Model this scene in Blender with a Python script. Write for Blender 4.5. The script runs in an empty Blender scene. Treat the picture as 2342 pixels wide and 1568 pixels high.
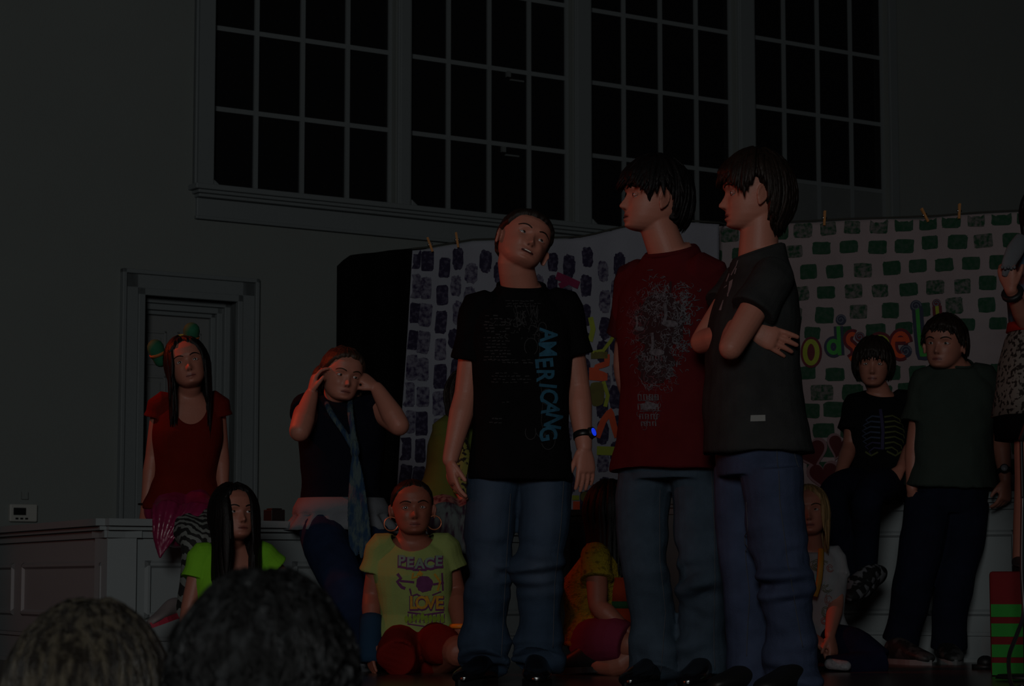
import bpy, bmesh, math, random
import numpy as np
from mathutils import Vector, Matrix
from mathutils.bvhtree import BVHTree

# ------------------------------------------------------------------ camera, light, exposure
SC = bpy.context.scene
COL = SC.collection
F = 5414.0                       # focal length in pixels of the 2342 x 1568 frame
PITCH = math.atan(546.0 / F)
CAMZ = 0.35
cd = bpy.data.cameras.new('camera')
cd.sensor_width = 23.6
cd.lens = 23.6 * F / 2342.0
cd.clip_end = 200
cd.dof.use_dof = True
cd.dof.focus_distance = 8.6
cd.dof.aperture_fstop = 8.0
cam = bpy.data.objects.new('camera', cd)
COL.objects.link(cam)
cam.location = (0, 0, CAMZ)
cam.rotation_euler = (math.pi / 2 + PITCH, 0, 0)
SC.camera = cam
SC.view_settings.view_transform = 'Standard'
SC.view_settings.look = 'None'
SC.view_settings.gamma = 1
SC.view_settings.use_curve_mapping = False
SC.view_settings.exposure = 0.0
w = bpy.data.worlds.new('night'); SC.world = w
w.use_nodes = True
w.node_tree.nodes['Background'].inputs[0].default_value = (0.55, 0.7, 1.0, 1)
w.node_tree.nodes['Background'].inputs[1].default_value = 0.0012


def light(name, kind, loc, target, power, color, size=1.0, cone=None, blend=0.6):
    ld = bpy.data.lights.new(name, kind)
    ld.energy = power; ld.color = color
    if kind == 'AREA':
        ld.shape = 'DISK'; ld.size = size
    else:
        ld.shadow_soft_size = size
    if kind == 'SPOT':
        ld.spot_size = math.radians(cone); ld.spot_blend = blend
    o = bpy.data.objects.new(name, ld); COL.objects.link(o)
    o.location = loc
    o.rotation_euler = (Vector(target) - Vector(loc)).to_track_quat('-Z', 'Y').to_euler()
    return o


light('house_light', 'AREA', (-1.6, -8.0, 4.2), (-0.4, 14, 2.6), 400, (0.97, 1.0, 0.98), 3.6)
light('red_stage_lamp', 'SPOT', (-4.4, 9.75, 3.7), (-1.0, 9.72, 1.15), 300, (1.0, 0.075, 0.015), 0.06, 17.5, 0.8)
light('red_front_lamp', 'SPOT', (-5.0, 8.95, 2.1), (0.7, 8.05, 1.50), 105, (1.0, 0.10, 0.03), 0.08, 27, 0.8)
light('red_return_fill', 'SPOT', (-5.0, 7.6, 1.3), (-1.95, 10.1, 0.45), 20, (1.0, 0.10, 0.04), 0.08, 26, 0.7)  # extra low red fill, added to redden the knee wall return
light('amber_front_lamp', 'SPOT', (-4.2, 1.5, 1.2), (1.4, 9.2, 1.0), 42, (1.0, 0.16, 0.05), 0.2, 44, 0.9)

# ------------------------------------------------------------------ geometry helpers
CP, SP_ = math.cos(PITCH), math.sin(PITCH)


def ray(px, py):
    u = (px - 1171.0) / F; v = (784.0 - py) / F
    return Vector((u, CP - v * SP_, SP_ + v * CP))


def at(px, py, Y):
    d = ray(px, py)
    return Vector((0, 0, CAMZ)) + d * (Y / d.y)


def V(*a): return Vector(a)


def tag(o, label=None, cat=None, group=None, kind=None):
    if label: o['label'] = label
    if cat: o['category'] = cat
    if group: o['group'] = group
    if kind: o['kind'] = kind
    return o


def empty(name, loc, label, cat, group=None):
    o = bpy.data.objects.new(name, None); COL.objects.link(o)
    o.location = loc; o.empty_display_size = 0.1
    return tag(o, label, cat, group)


def root_loc(p):
    while p is not None and p.parent is not None: p = p.parent
    return np.array(p.location) if p is not None else np.zeros(3)


def sines(co, seed, freq, n=14):
    """smooth pseudo noise in about -1..1 for an array of points"""
    rs = np.random.RandomState(seed)
    out = np.zeros(len(co))
    for i in range(n):
        k = rs.normal(size=3); k /= np.linalg.norm(k)
        out += np.sin(co @ (k * freq * rs.uniform(0.6, 1.7)) + rs.uniform(0, 6.28))
    return out / math.sqrt(n)


class MB:
    def __init__(s): s.v = []; s.f = []; s.m = []; s.mi = 0
    def add(s, vs, fs):
        b = len(s.v)
        s.v += [tuple(x) for x in vs]
        for f in fs: s.f.append([b + i for i in f]); s.m.append(s.mi)
    def rings(s, R, closed=True, cap=True):
        n = len(R[0]); vs = [p for r in R for p in r]; fs = []
        for i in range(len(R) - 1):
            for k in range(n if closed else n - 1):
                a = i * n + k; b = i * n + (k + 1) % n
                fs.append([a, b, b + n, a + n])
        if cap:
            fs.append(list(range(n))[::-1]); fs.append([(len(R) - 1) * n + k for k in range(n)])
        s.add(vs, fs)
    def tube(s, pts, rad, n=12, ref=None, round_end=True, dens=1):
        pts = [Vector(p) for p in pts]
        # resample with smooth interpolation
        if dens > 1:
            P2, R2 = [], []
            m = len(pts)
            for i in range(m - 1):
                p0 = pts[max(i - 1, 0)]; p1 = pts[i]; p2 = pts[i + 1]; p3 = pts[min(i + 2, m - 1)]
                for k in range(dens):
                    t = k / dens
                    q = 0.5 * ((2 * p1) + (p2 - p0) * t + (2 * p0 - 5 * p1 + 4 * p2 - p3) * t * t + (3 * p1 - p0 - 3 * p2 + p3) * t ** 3)
                    P2.append(q)
                    a, b = rad[i], rad[i + 1]
                    tt = t * t * (3 - 2 * t)
                    if isinstance(a, tuple) or isinstance(b, tuple):
                        a = a if isinstance(a, tuple) else (a, a); b = b if isinstance(b, tuple) else (b, b)
                        R2.append((a[0] + (b[0] - a[0]) * tt, a[1] + (b[1] - a[1]) * tt))
                    else: R2.append(a + (b - a) * tt)
            P2.append(pts[-1]); R2.append(rad[-1])
            pts, rad = P2, R2
        m = len(pts)
        T = []
        for i in range(m):
            d = pts[min(i + 1, m - 1)] - pts[max(i - 1, 0)]
            T.append(d.normalized() if d.length > 1e-9 else Vector((0, 0, 1)))
        if ref is None:
            ref = Vector((0, 0, 1)) if abs(T[0].z) < 0.9 else Vector((1, 0, 0))
        ref = Vector(ref)
        R = []
        for i in range(m):
            a = (ref - T[i] * ref.dot(T[i]))
            if a.length < 1e-6: a = T[i].orthogonal()
            a.normalize(); b = T[i].cross(a)
            ref = a if ref.length else ref
            ra, rb = rad[i] if isinstance(rad[i], tuple) else (rad[i], rad[i])
            def ring(c, k):
                return [c + a * (ra * k * math.cos(6.28318 * j / n)) + b * (rb * k * math.sin(6.28318 * j / n)) for j in range(n)]
            if round_end and i == 0:
                for q in (0.25, 0.6, 0.87): R.append(ring(pts[0] - T[0] * (min(ra, rb) * math.sqrt(1 - q * q)), q))
            R.append(ring(pts[i], 1))
            if round_end and i == m - 1:
                for q in (0.87, 0.6, 0.25): R.append(ring(pts[i] + T[i] * (min(ra, rb) * math.sqrt(1 - q * q)), q))
        s.rings(R)
    def ell(s, c, r, rot=None, nu=20, nv=12):
        c = Vector(c); R = []
        for i in range(1, nv):
            ph = math.pi * i / nv
            row = []
            for j in range(nu):
                th = 2 * math.pi * j / nu
                p = Vector((r[0] * math.sin(ph) * math.cos(th), r[1] * math.sin(ph) * math.sin(th), r[2] * math.cos(ph)))
                row.append(c + (rot @ p if rot else p))
            R.append(row)
        s.rings(R)
    def box(s, x0, x1, y0, y1, z0, z1, fr=None):
        vs = [Vector((x, y, z)) for x in (x0, x1) for y in (y0, y1) for z in (z0, z1)]
        if fr: vs = [fr(p) for p in vs]
        s.add(vs, [[0, 1, 3, 2], [4, 6, 7, 5], [0, 4, 5, 1], [2, 3, 7, 6], [0, 2, 6, 4], [1, 5, 7, 3]])
    def build(s, name, mats, parent=None, smooth=True, bevel=0.0, voxel=0, iters=3, disp=None, tint=None, cut=None, fr=None, sub=0):
        if not isinstance(mats, (list, tuple)): mats = [mats]
        me = bpy.data.meshes.new(name)
        me.from_pydata(s.v, [], s.f)
        me.update()
        for m_ in mats: me.materials.append(m_)
        bm = bmesh.new(); bm.from_mesh(me)
        bmesh.ops.recalc_face_normals(bm, faces=bm.faces)
        bm.to_mesh(me); bm.free()
        if len(mats) > 1: me.polygons.foreach_set('material_index', np.array(s.m[:len(me.polygons)], dtype=np.int32))
        ob = bpy.data.objects.new(name, me); COL.objects.link(ob)
        if voxel or sub or bevel:
            if voxel:
                md = ob.modifiers.new('r', 'REMESH'); md.mode = 'VOXEL'; md.voxel_size = voxel; md.use_smooth_shade = True
                if iters:
                    ms = ob.modifiers.new('s', 'SMOOTH'); ms.iterations = iters; ms.factor = 0.5
            if bevel:
                mb = ob.modifiers.new('b', 'BEVEL'); mb.width = bevel; mb.segments = 2; mb.limit_method = 'ANGLE'
            if sub:
                mb = ob.modifiers.new('u', 'SUBSURF'); mb.levels = sub; mb.render_levels = sub
            dg = bpy.context.evaluated_depsgraph_get()
            me2 = bpy.data.meshes.new_from_object(ob.evaluated_get(dg))
            ob.modifiers.clear(); ob.data = me2; bpy.data.meshes.remove(me); me = me2
            me.name = name
            if not len(me.materials):
                for m_ in mats: me.materials.append(m_)
        n = len(me.vertices)
        co = np.empty(n * 3); me.vertices.foreach_get('co', co); co = co.reshape(-1, 3)
        if disp is not None:
            no = np.empty(n * 3); me.vertices.foreach_get('normal', no); no = no.reshape(-1, 3)
            co = co + no * disp(co)[:, None]
        if tint is not None:
            at_ = me.color_attributes.new('tint', 'FLOAT_COLOR', 'POINT')
            at_.data.foreach_set('color', tint(co).astype(np.float32).ravel())
        off = root_loc(parent)
        me.vertices.foreach_set('co', (co - off).ravel())
        if cut is not None:
            cc_, cr_2 = np.array(cut[0]), np.array(cut[1]); dv = np.linalg.norm((co - cc_) / cr_2, axis=1)
            kill = dv < 1; eps = 1 + 1.5 * voxel / cr_2.min(); sn = (dv >= 1) & (dv < eps)
            co2 = co.copy(); co2[sn] = cc_ + (co[sn] - cc_) / dv[sn][:, None]; co2[sn, 1] = co[sn, 1]
            me.vertices.foreach_set('co', (co2 - off).ravel())
            bm = bmesh.new(); bm.from_mesh(me); bm.verts.ensure_lookup_table()
            bmesh.ops.delete(bm, geom=[bm.verts[i] for i in np.nonzero(kill)[0]], context='VERTS')
            bm.to_mesh(me); bm.free()
        me.polygons.foreach_set('use_smooth', np.full(len(me.polygons), bool(smooth)))
        me.update()
        if parent is not None: ob.parent = parent
        return ob


# ------------------------------------------------------------------ materials
def mat(name, col, rough=0.7, var=0.0, scale=8.0, bump=0.0, bscale=60.0, spec=0.3, metal=0.0, col2=None, tinted=False,
        stretch=None, emit=None, trans=0.0, sheen=0.0, detail=3.0, sharp=None):
    m = bpy.data.materials.new(name); m.use_nodes = True
    nt = m.node_tree; N = nt.nodes; L = nt.links
    b = N['Principled BSDF']
    b.inputs['Base Color'].default_value = (*col, 1)
    b.inputs['Roughness'].default_value = rough
    b.inputs['Specular IOR Level'].default_value = spec
    b.inputs['Metallic'].default_value = metal
    b.inputs['Transmission Weight'].default_value = trans
    b.inputs['Sheen Weight'].default_value = sheen
    tc = N.new('ShaderNodeTexCoord')
    src = tc.outputs['Object']
    if stretch:
        mp = N.new('ShaderNodeMapping'); mp.inputs['Scale'].default_value = stretch
        L.new(src, mp.inputs[0]); src = mp.outputs[0]
    cur = None
    if var > 0 or col2:
        nz = N.new('ShaderNodeTexNoise'); nz.inputs['Scale'].default_value = scale; nz.inputs['Detail'].default_value = detail
        L.new(src, nz.inputs['Vector'])
        cr = N.new('ShaderNodeValToRGB')
        if sharp: cr.color_ramp.elements[0].position, cr.color_ramp.elements[1].position = sharp
        else: cr.color_ramp.elements[0].position = 0.3; cr.color_ramp.elements[1].position = 0.7
        c2 = col2 if col2 else tuple(c * (1 - var) for c in col)
        cr.color_ramp.elements[0].color = (*c2, 1); cr.color_ramp.elements[1].color = (*col, 1)
        L.new(nz.outputs['Fac'], cr.inputs[0]); cur = cr.outputs[0]
    if tinted:
        a = N.new('ShaderNodeAttribute'); a.attribute_name = 'tint'
        mx = N.new('ShaderNodeMix'); mx.data_type = 'RGBA'
        L.new(a.outputs['Alpha'], mx.inputs[0])
        if cur: L.new(cur, mx.inputs[6])
        else: mx.inputs[6].default_value = (*col, 1)
        L.new(a.outputs['Color'], mx.inputs[7]); cur = mx.outputs[2]
    if cur: L.new(cur, b.inputs['Base Color'])
    if bump > 0:
        nb = N.new('ShaderNodeTexNoise'); nb.inputs['Scale'].default_value = bscale; nb.inputs['Detail'].default_value = 4
        L.new(src, nb.inputs['Vector'])
        bp = N.new('ShaderNodeBump'); bp.inputs['Strength'].default_value = bump; bp.inputs['Distance'].default_value = 0.01
        L.new(nb.outputs['Fac'], bp.inputs['Height']); L.new(bp.outputs[0], b.inputs['Normal'])
    if emit:
        b.inputs['Emission Color'].default_value = (*emit[0], 1); b.inputs['Emission Strength'].default_value = emit[1]
    return m


WALL = mat('wall_paint', (0.20, 0.215, 0.205), 0.75, 0.05, 1.5, 0.15, 90)
TRIM = mat('trim_paint', (0.195, 0.213, 0.218), 0.45, 0.03, 3)
TRIMD = mat('door_paint', (0.205, 0.21, 0.21), 0.4, 0.03, 3)
GLASS = mat('night_glass', (0.012, 0.012, 0.013), 0.08, spec=0.25)
GREYB = mat('grey_board', (0.14, 0.15, 0.15), 0.7, 0.1, 5)
STAGE = mat('stage_floor_boards', (0.060, 0.040, 0.032), 0.24, 0.4, 3, 0.08, 20, stretch=(0.6, 8, 1), spec=0.5)
BLACKC = mat('black_cloth', (0.004, 0.004, 0.004), 0.95, spec=0.02)
BLACKP = mat('black_plastic', (0.008, 0.008, 0.008), 0.5, spec=0.3)
SHINY = mat('black_patent', (0.004, 0.004, 0.005), 0.16, spec=0.9)


def skin_mat(name, col): return mat(name, col, 0.5, 0.08, 18, 0.06, 150, spec=0.3, tinted=True)


SKIN_FAIR = skin_mat('skin_fair', (0.36, 0.145, 0.102))
SKIN_MID = skin_mat('skin_medium', (0.30, 0.115, 0.080))
SKIN_TAN = skin_mat('skin_tan', (0.23, 0.075, 0.048))
EYEW = mat('eye_white', (0.30, 0.28, 0.28), 0.2, spec=0.6)
IRIS = mat('eye_iris', (0.03, 0.02, 0.015), 0.1, spec=0.8)
TEETH = mat('teeth', (0.7, 0.68, 0.6), 0.3)
LIPDARK = mat('mouth_inside', (0.05, 0.012, 0.01), 0.6)
HAIR_BLACK = mat('hair_black', (0.006, 0.005, 0.005), 0.5, 0.4, 30, 0.25, 120, spec=0.18, stretch=(3, 3, 0.4))
HAIR_DARK = mat('hair_dark_brown', (0.016, 0.009, 0.006), 0.5, 0.5, 30, 0.25, 120, spec=0.2, stretch=(3, 3, 0.4))
HAIR_BROWN = mat('hair_brown', (0.05, 0.026, 0.014), 0.5, 0.6, 30, 0.25, 120, spec=0.25, stretch=(3, 3, 0.4))
HAIR_BLOND = mat('hair_blond', (0.30, 0.19, 0.08), 0.5, 0.6, 30, 0.25, 120, spec=0.25, stretch=(3, 3, 0.4))
DENIM = mat('denim_blue', (0.026, 0.046, 0.078), 0.85, 0.3, 14, 0.35, 350, spec=0.1, tinted=True)
DENIM_G = mat('denim_grey_blue', (0.040, 0.062, 0.088), 0.85, 0.3, 14, 0.35, 350, spec=0.1, tinted=True)
DENIM_I = mat('denim_indigo', (0.040, 0.056, 0.105), 0.85, 0.3, 14, 0.35, 350, spec=0.1, tinted=True)
DENIM_D = mat('denim_dark', (0.006, 0.008, 0.018), 0.9, 0.3, 14, 0.3, 350, spec=0.08)
DENIM_N = mat('denim_navy', (0.012, 0.022, 0.055), 0.9, 0.3, 14, 0.3, 350, spec=0.08)
STITCH = mat('seam_thread', (0.045, 0.05, 0.06), 0.8)


def cloth(name, col, **k):
    a = dict(rough=0.85, var=0.12, scale=10, bump=0.25, bscale=260, spec=0.08); a.update(k)
    return mat(name, col, **a)
# ------------------------------------------------------------------ flat prints laid on a surface
class Draw:
    """flat shapes in (u, v) metres; each shape has a material index"""
    def __init__(s): s.v = []; s.f = []; s.m = []
    def quad(s, P, mi=0):
        b = len(s.v); s.v += P; s.f.append(list(range(b, b + len(P)))); s.m.append(mi)
    def stroke(s, pts, w, mi=0, closed=False, step=0.012):
        P = [np.array(p, float) for p in pts]
        if closed: P.append(P[0])
        Q = [P[0]]
        for a, b in zip(P[:-1], P[1:]):
            n = max(1, int(np.linalg.norm(b - a) / step))
            for k in range(1, n + 1): Q.append(a + (b - a) * k / n)
        base = len(s.v)
        for i, q in enumerate(Q):
            d = Q[min(i + 1, len(Q) - 1)] - Q[max(i - 1, 0)]
            if closed and i in (0, len(Q) - 1): d = Q[1] - Q[-2]
            d = d / (np.linalg.norm(d) + 1e-9); nn = np.array([-d[1], d[0]])
            ww = w[0] + (w[1] - w[0]) * i / max(1, len(Q) - 1) if isinstance(w, tuple) else w
            s.v += [tuple(q + nn * ww / 2), tuple(q - nn * ww / 2)]
            if i: s.f.append([base + 2 * i - 2, base + 2 * i - 1, base + 2 * i + 1, base + 2 * i]); s.m.append(mi)
    def blob(s, c, rx, ry, mi=0, n=18, jit=0.0, rot=0.0, sq=2.0, rnd=random):
        """filled (super)ellipse, made of rings so that it bends with its surface"""
        base = len(s.v); s.v.append((c[0], c[1]))
        J = [1 + rnd.uniform(-jit, jit) for _ in range(n)]
        for r in (0.5, 1.0):
            for k in range(n):
                a = 6.28318 * k / n; ca, sa = math.cos(a), math.sin(a)
                x = rx * r * J[k] * math.copysign(abs(ca) ** (2 / sq), ca); y = ry * r * J[k] * math.copysign(abs(sa) ** (2 / sq), sa)
                s.v.append((c[0] + x * math.cos(rot) - y * math.sin(rot), c[1] + x * math.sin(rot) + y * math.cos(rot)))
        for k in range(n):
            k2 = (k + 1) % n
            s.f.append([base, base + 1 + k, base + 1 + k2]); s.m.append(mi)
            s.f.append([base + 1 + k, base + 1 + n + k, base + 1 + n + k2, base + 1 + k2]); s.m.append(mi)
    def text(s, txt, size, pos, mi=0, rot=0.0, sx=1.0, bold=0.0, spacing=1.0, maxlen=0.02):
        cu = bpy.data.curves.new('t', 'FONT'); cu.body = txt; cu.size = size; cu.offset = bold
        cu.space_character = spacing; cu.align_x = 'CENTER'; cu.align_y = 'CENTER'; cu.resolution_u = 3
        ob = bpy.data.objects.new('t', cu); COL.objects.link(ob)
        dg = bpy.context.evaluated_depsgraph_get()
        me = bpy.data.meshes.new_from_object(ob.evaluated_get(dg))
        bm = bmesh.new(); bm.from_mesh(me)
        bmesh.ops.triangulate(bm, faces=bm.faces)
        for _ in range(3):
            ed = [e for e in bm.edges if e.calc_length() > maxlen]
            if not ed: break
            bmesh.ops.subdivide_edges(bm, edges=ed, cuts=1)
            bmesh.ops.triangulate(bm, faces=bm.faces)
        bm.verts.index_update()
        b = len(s.v); c, q = math.cos(rot), math.sin(rot)
        for v in bm.verts:
            x, y = v.co.x * sx, v.co.y
            s.v.append((pos[0] + x * c - y * q, pos[1] + x * q + y * c))
        for f in bm.faces: s.f.append([b + v.index for v in f.verts]); s.m.append(mi)
        bm.free(); bpy.data.objects.remove(ob); bpy.data.curves.remove(cu); bpy.data.meshes.remove(me)
    def build(s, name, mats, parent, fn):
        """fn maps u, v, material index to a point or None"""
        P = []; used = {}
        pts = [None] * len(s.v); mi_of = {}
        for f, m in zip(s.f, s.m):
            for i in f: mi_of[i] = m
        for i, (u, v) in enumerate(s.v): pts[i] = fn(u, v, mi_of.get(i, 0))
        M = MB()
        keep = [(f, m) for f, m in zip(s.f, s.m) if all(pts[i] is not None for i in f)]
        idx = {}
        for f, m in keep:
            ff = []
            for i in f:
                if i not in idx: idx[i] = len(M.v); M.v.append(tuple(pts[i]))
                ff.append(idx[i])
            M.f.append(ff); M.m.append(m)
        me = bpy.data.meshes.new(name)
        off = root_loc(parent)
        me.from_pydata([tuple(np.array(p) - off) for p in M.v], [], M.f)
        for m_ in mats: me.materials.append(m_)
        me.polygons.foreach_set('material_index', np.array(M.m, dtype=np.int32))
        me.update()
        ob = bpy.data.objects.new(name, me); COL.objects.link(ob)
        if parent is not None: ob.parent = parent
        return ob


def on_cloth(garment, O, U, Vv, N, lift=0.0022):
    """projector: from the frame O, U, V onto the garment along -N"""
    me = garment.data; off = Vector(root_loc(garment))
    T = BVHTree.FromPolygons([v.co + off for v in me.vertices], [list(p.vertices) for p in me.polygons])
    def fn(u, v, mi):
        p = O + U * u + Vv * v + N * 0.25
        h = T.ray_cast(p, -N, 0.6)
        return h[0] + N * (lift + 0.0006 * mi) if h[0] is not None else None
    return fn


# ------------------------------------------------------------------ the human figure
ZP = [-0.116, -0.113, -0.106, -0.092, -0.072, -0.045, -0.020, 0.0, 0.03, 0.06, 0.085, 0.103, 0.112, 0.116]
FP = [0.050, 0.066, 0.078, 0.083, 0.084, 0.083, 0.083, 0.085, 0.092, 0.087, 0.070, 0.045, 0.022, 0.004]
BP = [-0.02, -0.005, 0.012, 0.035, 0.062, 0.084, 0.095, 0.102, 0.106, 0.100, 0.082, 0.055, 0.030, 0.005]
WP = [0.016, 0.026, 0.038, 0.050, 0.060, 0.067, 0.071, 0.074, 0.077, 0.073, 0.061, 0.041, 0.021, 0.004]


def head_grid(nz=56, na=72, wide=1.0):
    t = np.linspace(0, 1, nz)
    z = -0.116 * np.cos(math.pi * t)
    f = np.interp(z, ZP, FP); b = np.interp(z, ZP, BP); w_ = np.interp(z, ZP, WP) * wide
    th = np.linspace(0, 2 * math.pi, na, endpoint=False)
    Z, TH = np.meshgrid(z, th, indexing='ij')
    Fm, _ = np.meshgrid(f, th, indexing='ij'); Bm, _ = np.meshgrid(b, th, indexing='ij'); W, _ = np.meshgrid(w_, th, indexing='ij')
    cy = (Bm - Fm) / 2; hd = (Fm + Bm) / 2
    ex = 2 / 2.25
    sx = np.sign(np.sin(TH)) * np.abs(np.sin(TH)) ** ex; cx = np.sign(np.cos(TH)) * np.abs(np.cos(TH)) ** ex
    X = W * sx; Y = cy - hd * cx
    return X, Y, Z.copy(), TH


def head_points(mouth=0.0, wide=1.0, chub=0.0):
    X, Y, Z, TH = head_grid(wide=wide)
    front = (np.cos(TH) > 0)
    def g(a, s): return np.exp(-(a / s) ** 2)
    ax = np.abs(X)
    D = np.zeros_like(X)
    nose = np.interp(Z, [-0.058, -0.050, -0.043, -0.034, -0.020, -0.005, 0.010], [0, 0.010, 0.027, 0.026, 0.016, 0.007, 0])
    ns = np.interp(Z, [-0.055, -0.043, -0.02, 0.01], [0.013, 0.0135, 0.0085, 0.007])
    D -= nose * g(X, ns)
    D -= 0.0045 * g(Z - 0.022, 0.008) * g(ax - 0.025, 0.022)              # brow
    D += 0.011 * g(ax - 0.031, 0.016) * g(Z - 0.001, 0.011)               # sockets
    D -= 0.007 * g(Z + 0.067, 0.005) * g(X, 0.021)                        # upper lip
    D += 0.006 * g(Z + 0.0745, 0.0030 + mouth) * g(X, 0.023)              # mouth line
    D -= 0.008 * g(Z + 0.083, 0.006) * g(X, 0.018)                        # lower lip
    D += 0.004 * g(Z + 0.093, 0.004) * g(X, 0.02)
    D -= 0.006 * g(Z + 0.104, 0.009) * g(X, 0.018)                        # chin
    D -= (0.004 + chub) * g(ax - 0.042, 0.018) * g(Z + 0.035, 0.02)       # cheeks
    Y = Y + np.where(front, D, 0)
    return X, Y, Z, TH


def hair_cap(M, T, th, line, seed, ridge=0.0025, wide=1.0, jag=0.008):
    X, Y, Z, TH = head_grid(64, 120, wide)
    ab = np.abs((TH + math.pi) % (2 * math.pi) - math.pi) * 180 / math.pi
    zl = np.interp(ab, line[0], line[1])
    rs = np.random.RandomState(seed)
    n = sum(np.sin(TH * k + rs.uniform(0, 6)) for k in (9, 14, 23, 31)) / 2.5
    zl = zl + jag * n
    S = np.clip((Z - zl) / 0.022, 0, 1); S = S * S * (3 - 2 * S)
    n2 = sum(np.sin(TH * k + Z * 18 + rs.uniform(0, 6)) for k in (17, 29, 41, 53)) / 2.5
    h = np.where(S > 0, -0.012 + (th + 0.012 + ridge * n2) * S, -0.012)
    r = np.sqrt(X ** 2 + (Y - 0.01) ** 2 + (Z * 1.0) ** 2) + 1e-6
    X = X + X / r * h; Y = Y + (Y - 0.01) / r * h; Z = Z + Z / r * h
    M.rings([[T(Vector((X[i, j], Y[i, j], Z[i, j]))) for j in range(X.shape[1])] for i in range(X.shape[0])])


def locks(M, T, n, phi_end, th, seed, az=(0, 360), phi0=(0, 50), rad=0.010, flat=0.45, fall=None, flip=0.0, nseg=9, wav=0.05, curl=0.0):
    """n tapering locks that run from the crown over the skull; fall = how far each hangs below (metres, by azimuth)"""
    rs = random.Random(seed)
    Tc = T(Vector((0, 0, 0)))
    for i in range(n):
        a = rs.uniform(*az)
        ab = abs((a + 180) % 360 - 180)
        p1 = float(np.interp(ab, phi_end[0], phi_end[1])) * rs.uniform(0.93, 1.04)
        p0 = rs.uniform(*phi0)
        if p0 > p1 - 12: p0 = max(0.0, p1 - 30)
        da = rs.uniform(-wav, wav) * 180
        o = th + rs.uniform(-0.004, 0.006)
        pts = []
        for k in range(nseg):
            t = k / (nseg - 1)
            ph = math.radians(p0 + (p1 - p0) * t); aa = math.radians(a + da * t + curl * 14 * math.sin(t * 9 + i))
            oo = o + flip * max(0, t - 0.75) * 4 * 0.02 - (0.006 if t == 0 else 0)
            pts.append(T(Vector(((0.078 + oo) * math.sin(ph) * math.sin(aa), 0.008 - (0.094 + oo) * math.sin(ph) * math.cos(aa), (0.116 + oo) * math.cos(ph)))))
        r = rad * rs.uniform(0.7, 1.3)
        rr = [r * 0.5] + [r] * (nseg - 3) + [r * 0.6, r * 0.12]
        if fall is not None:
            L = float(np.interp(ab, fall[0], fall[1])) * rs.uniform(0.88, 1.06)
            if L > 0.01:
                d = (pts[-1] - pts[-2]).normalized(); p = pts[-1]
                m = max(4, int(L / 0.045))
                rr = [r * 0.5] + [r] * (nseg - 1)
                for k in range(m):
                    d = (d * 0.55 + Vector((rs.uniform(-wav, wav), rs.uniform(-wav, wav), -1)) * 0.45).normalized()
                    p = p + d * (L / m); pts.append(p); rr.append(r * (1.0 if k < m - 3 else (0.8, 0.5, 0.1)[k - m + 3]))
        c = Tc
        ref = (pts[0] - c)
        tuples = [(x, x * flat) for x in rr]
        # flat side follows the skull: the wide axis is across the lock
        mid = pts[len(pts) // 2]; out = (mid - c).normalized(); al = (pts[-1] - pts[0]).normalized()
        M.tube(pts, tuples, 6, ref=al.cross(out), round_end=False)


def hand(M, wr, d, pn, td, curl=0.35, s=1.0, spread=0.05, thumb=0.5):
    """wr wrist, d towards the fingers, pn the way the palm faces, td the thumb side"""
    d = d.normalized(); pn = (pn - d * pn.dot(d)).normalized(); td = (td - d * td.dot(d) - pn * td.dot(pn)).normalized()
    R = []
    for k, (l, hw, ht) in enumerate(((-0.012, .024, .019), (0.015, .029, .019), (0.045, .038, .0175), (0.075, .041, .0155), (0.090, .038, .0125), (0.097, .030, .008))):
        c = wr + d * (l * s) - pn * 0.002
        R.append([c + td * (hw * s * math.copysign(abs(math.cos(a)) ** 0.8, math.cos(a))) + pn * (ht * s * math.sin(a)) for a in [6.28318 * j / 18 for j in range(18)]])
    M.rings(R)
    for i, (off, ln, r) in enumerate(((0.030, 0.073, 0.0095), (0.0102, 0.081, 0.0097), (-0.0102, 0.075, 0.0093), (-0.030, 0.058, 0.0083))):
        dd = (d + td * (spread * (1.5 - i))).normalized()
        p = wr + (d * 0.082 + td * off) * s; pts = [p]; cu = curl * (0.55 + 0.15 * i)
        for q, fr in enumerate((0.42, 0.32, 0.26)):
            dd = (dd * math.cos(cu) + pn * math.sin(cu)).normalized()
            p = p + dd * (ln * fr * s); pts.append(p)
            cu = curl * (0.8 + 0.1 * i)
        M.tube(pts, [r * s, r * s, r * 0.92 * s, r * 0.8 * s], 10, dens=2)
    dd = (d * 0.75 + td * thumb + pn * 0.35).normalized()
    p = wr + (d * 0.022 + td * 0.024) * s; pts = [p]
    for fr in (0.45, 0.30, 0.25):
        p = p + dd * (0.078 * fr * s); pts.append(p); dd = (dd + d * 0.25 + pn * 0.1).normalized()
    M.tube(pts, [0.0135 * s, 0.0115 * s, 0.0100 * s, 0.0080 * s], 10, dens=2)


BOY = [(-0.20, .100, .085), (-0.10, .150, .105), (0.02, .158, .112), (0.25, .146, .104), (0.5, .156, .110), (0.75, .172, .110), (0.90, .170, .090), (0.98, .155, .076), (1.04, .122, .066), (1.10, .088, .060), (1.16, .064, .056)]
GIRL = [(-0.20, .100, .085), (-0.10, .152, .110), (0.04, .158, .112), (0.30, .118, .090), (0.52, .132, .105), (0.72, .142, .112), (0.88, .140, .082), (0.97, .125, .068), (1.04, .094, .058), (1.10, .066, .052), (1.15, .052, .048)]


def unit(v): v = Vector(v); return v.normalized()


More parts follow.
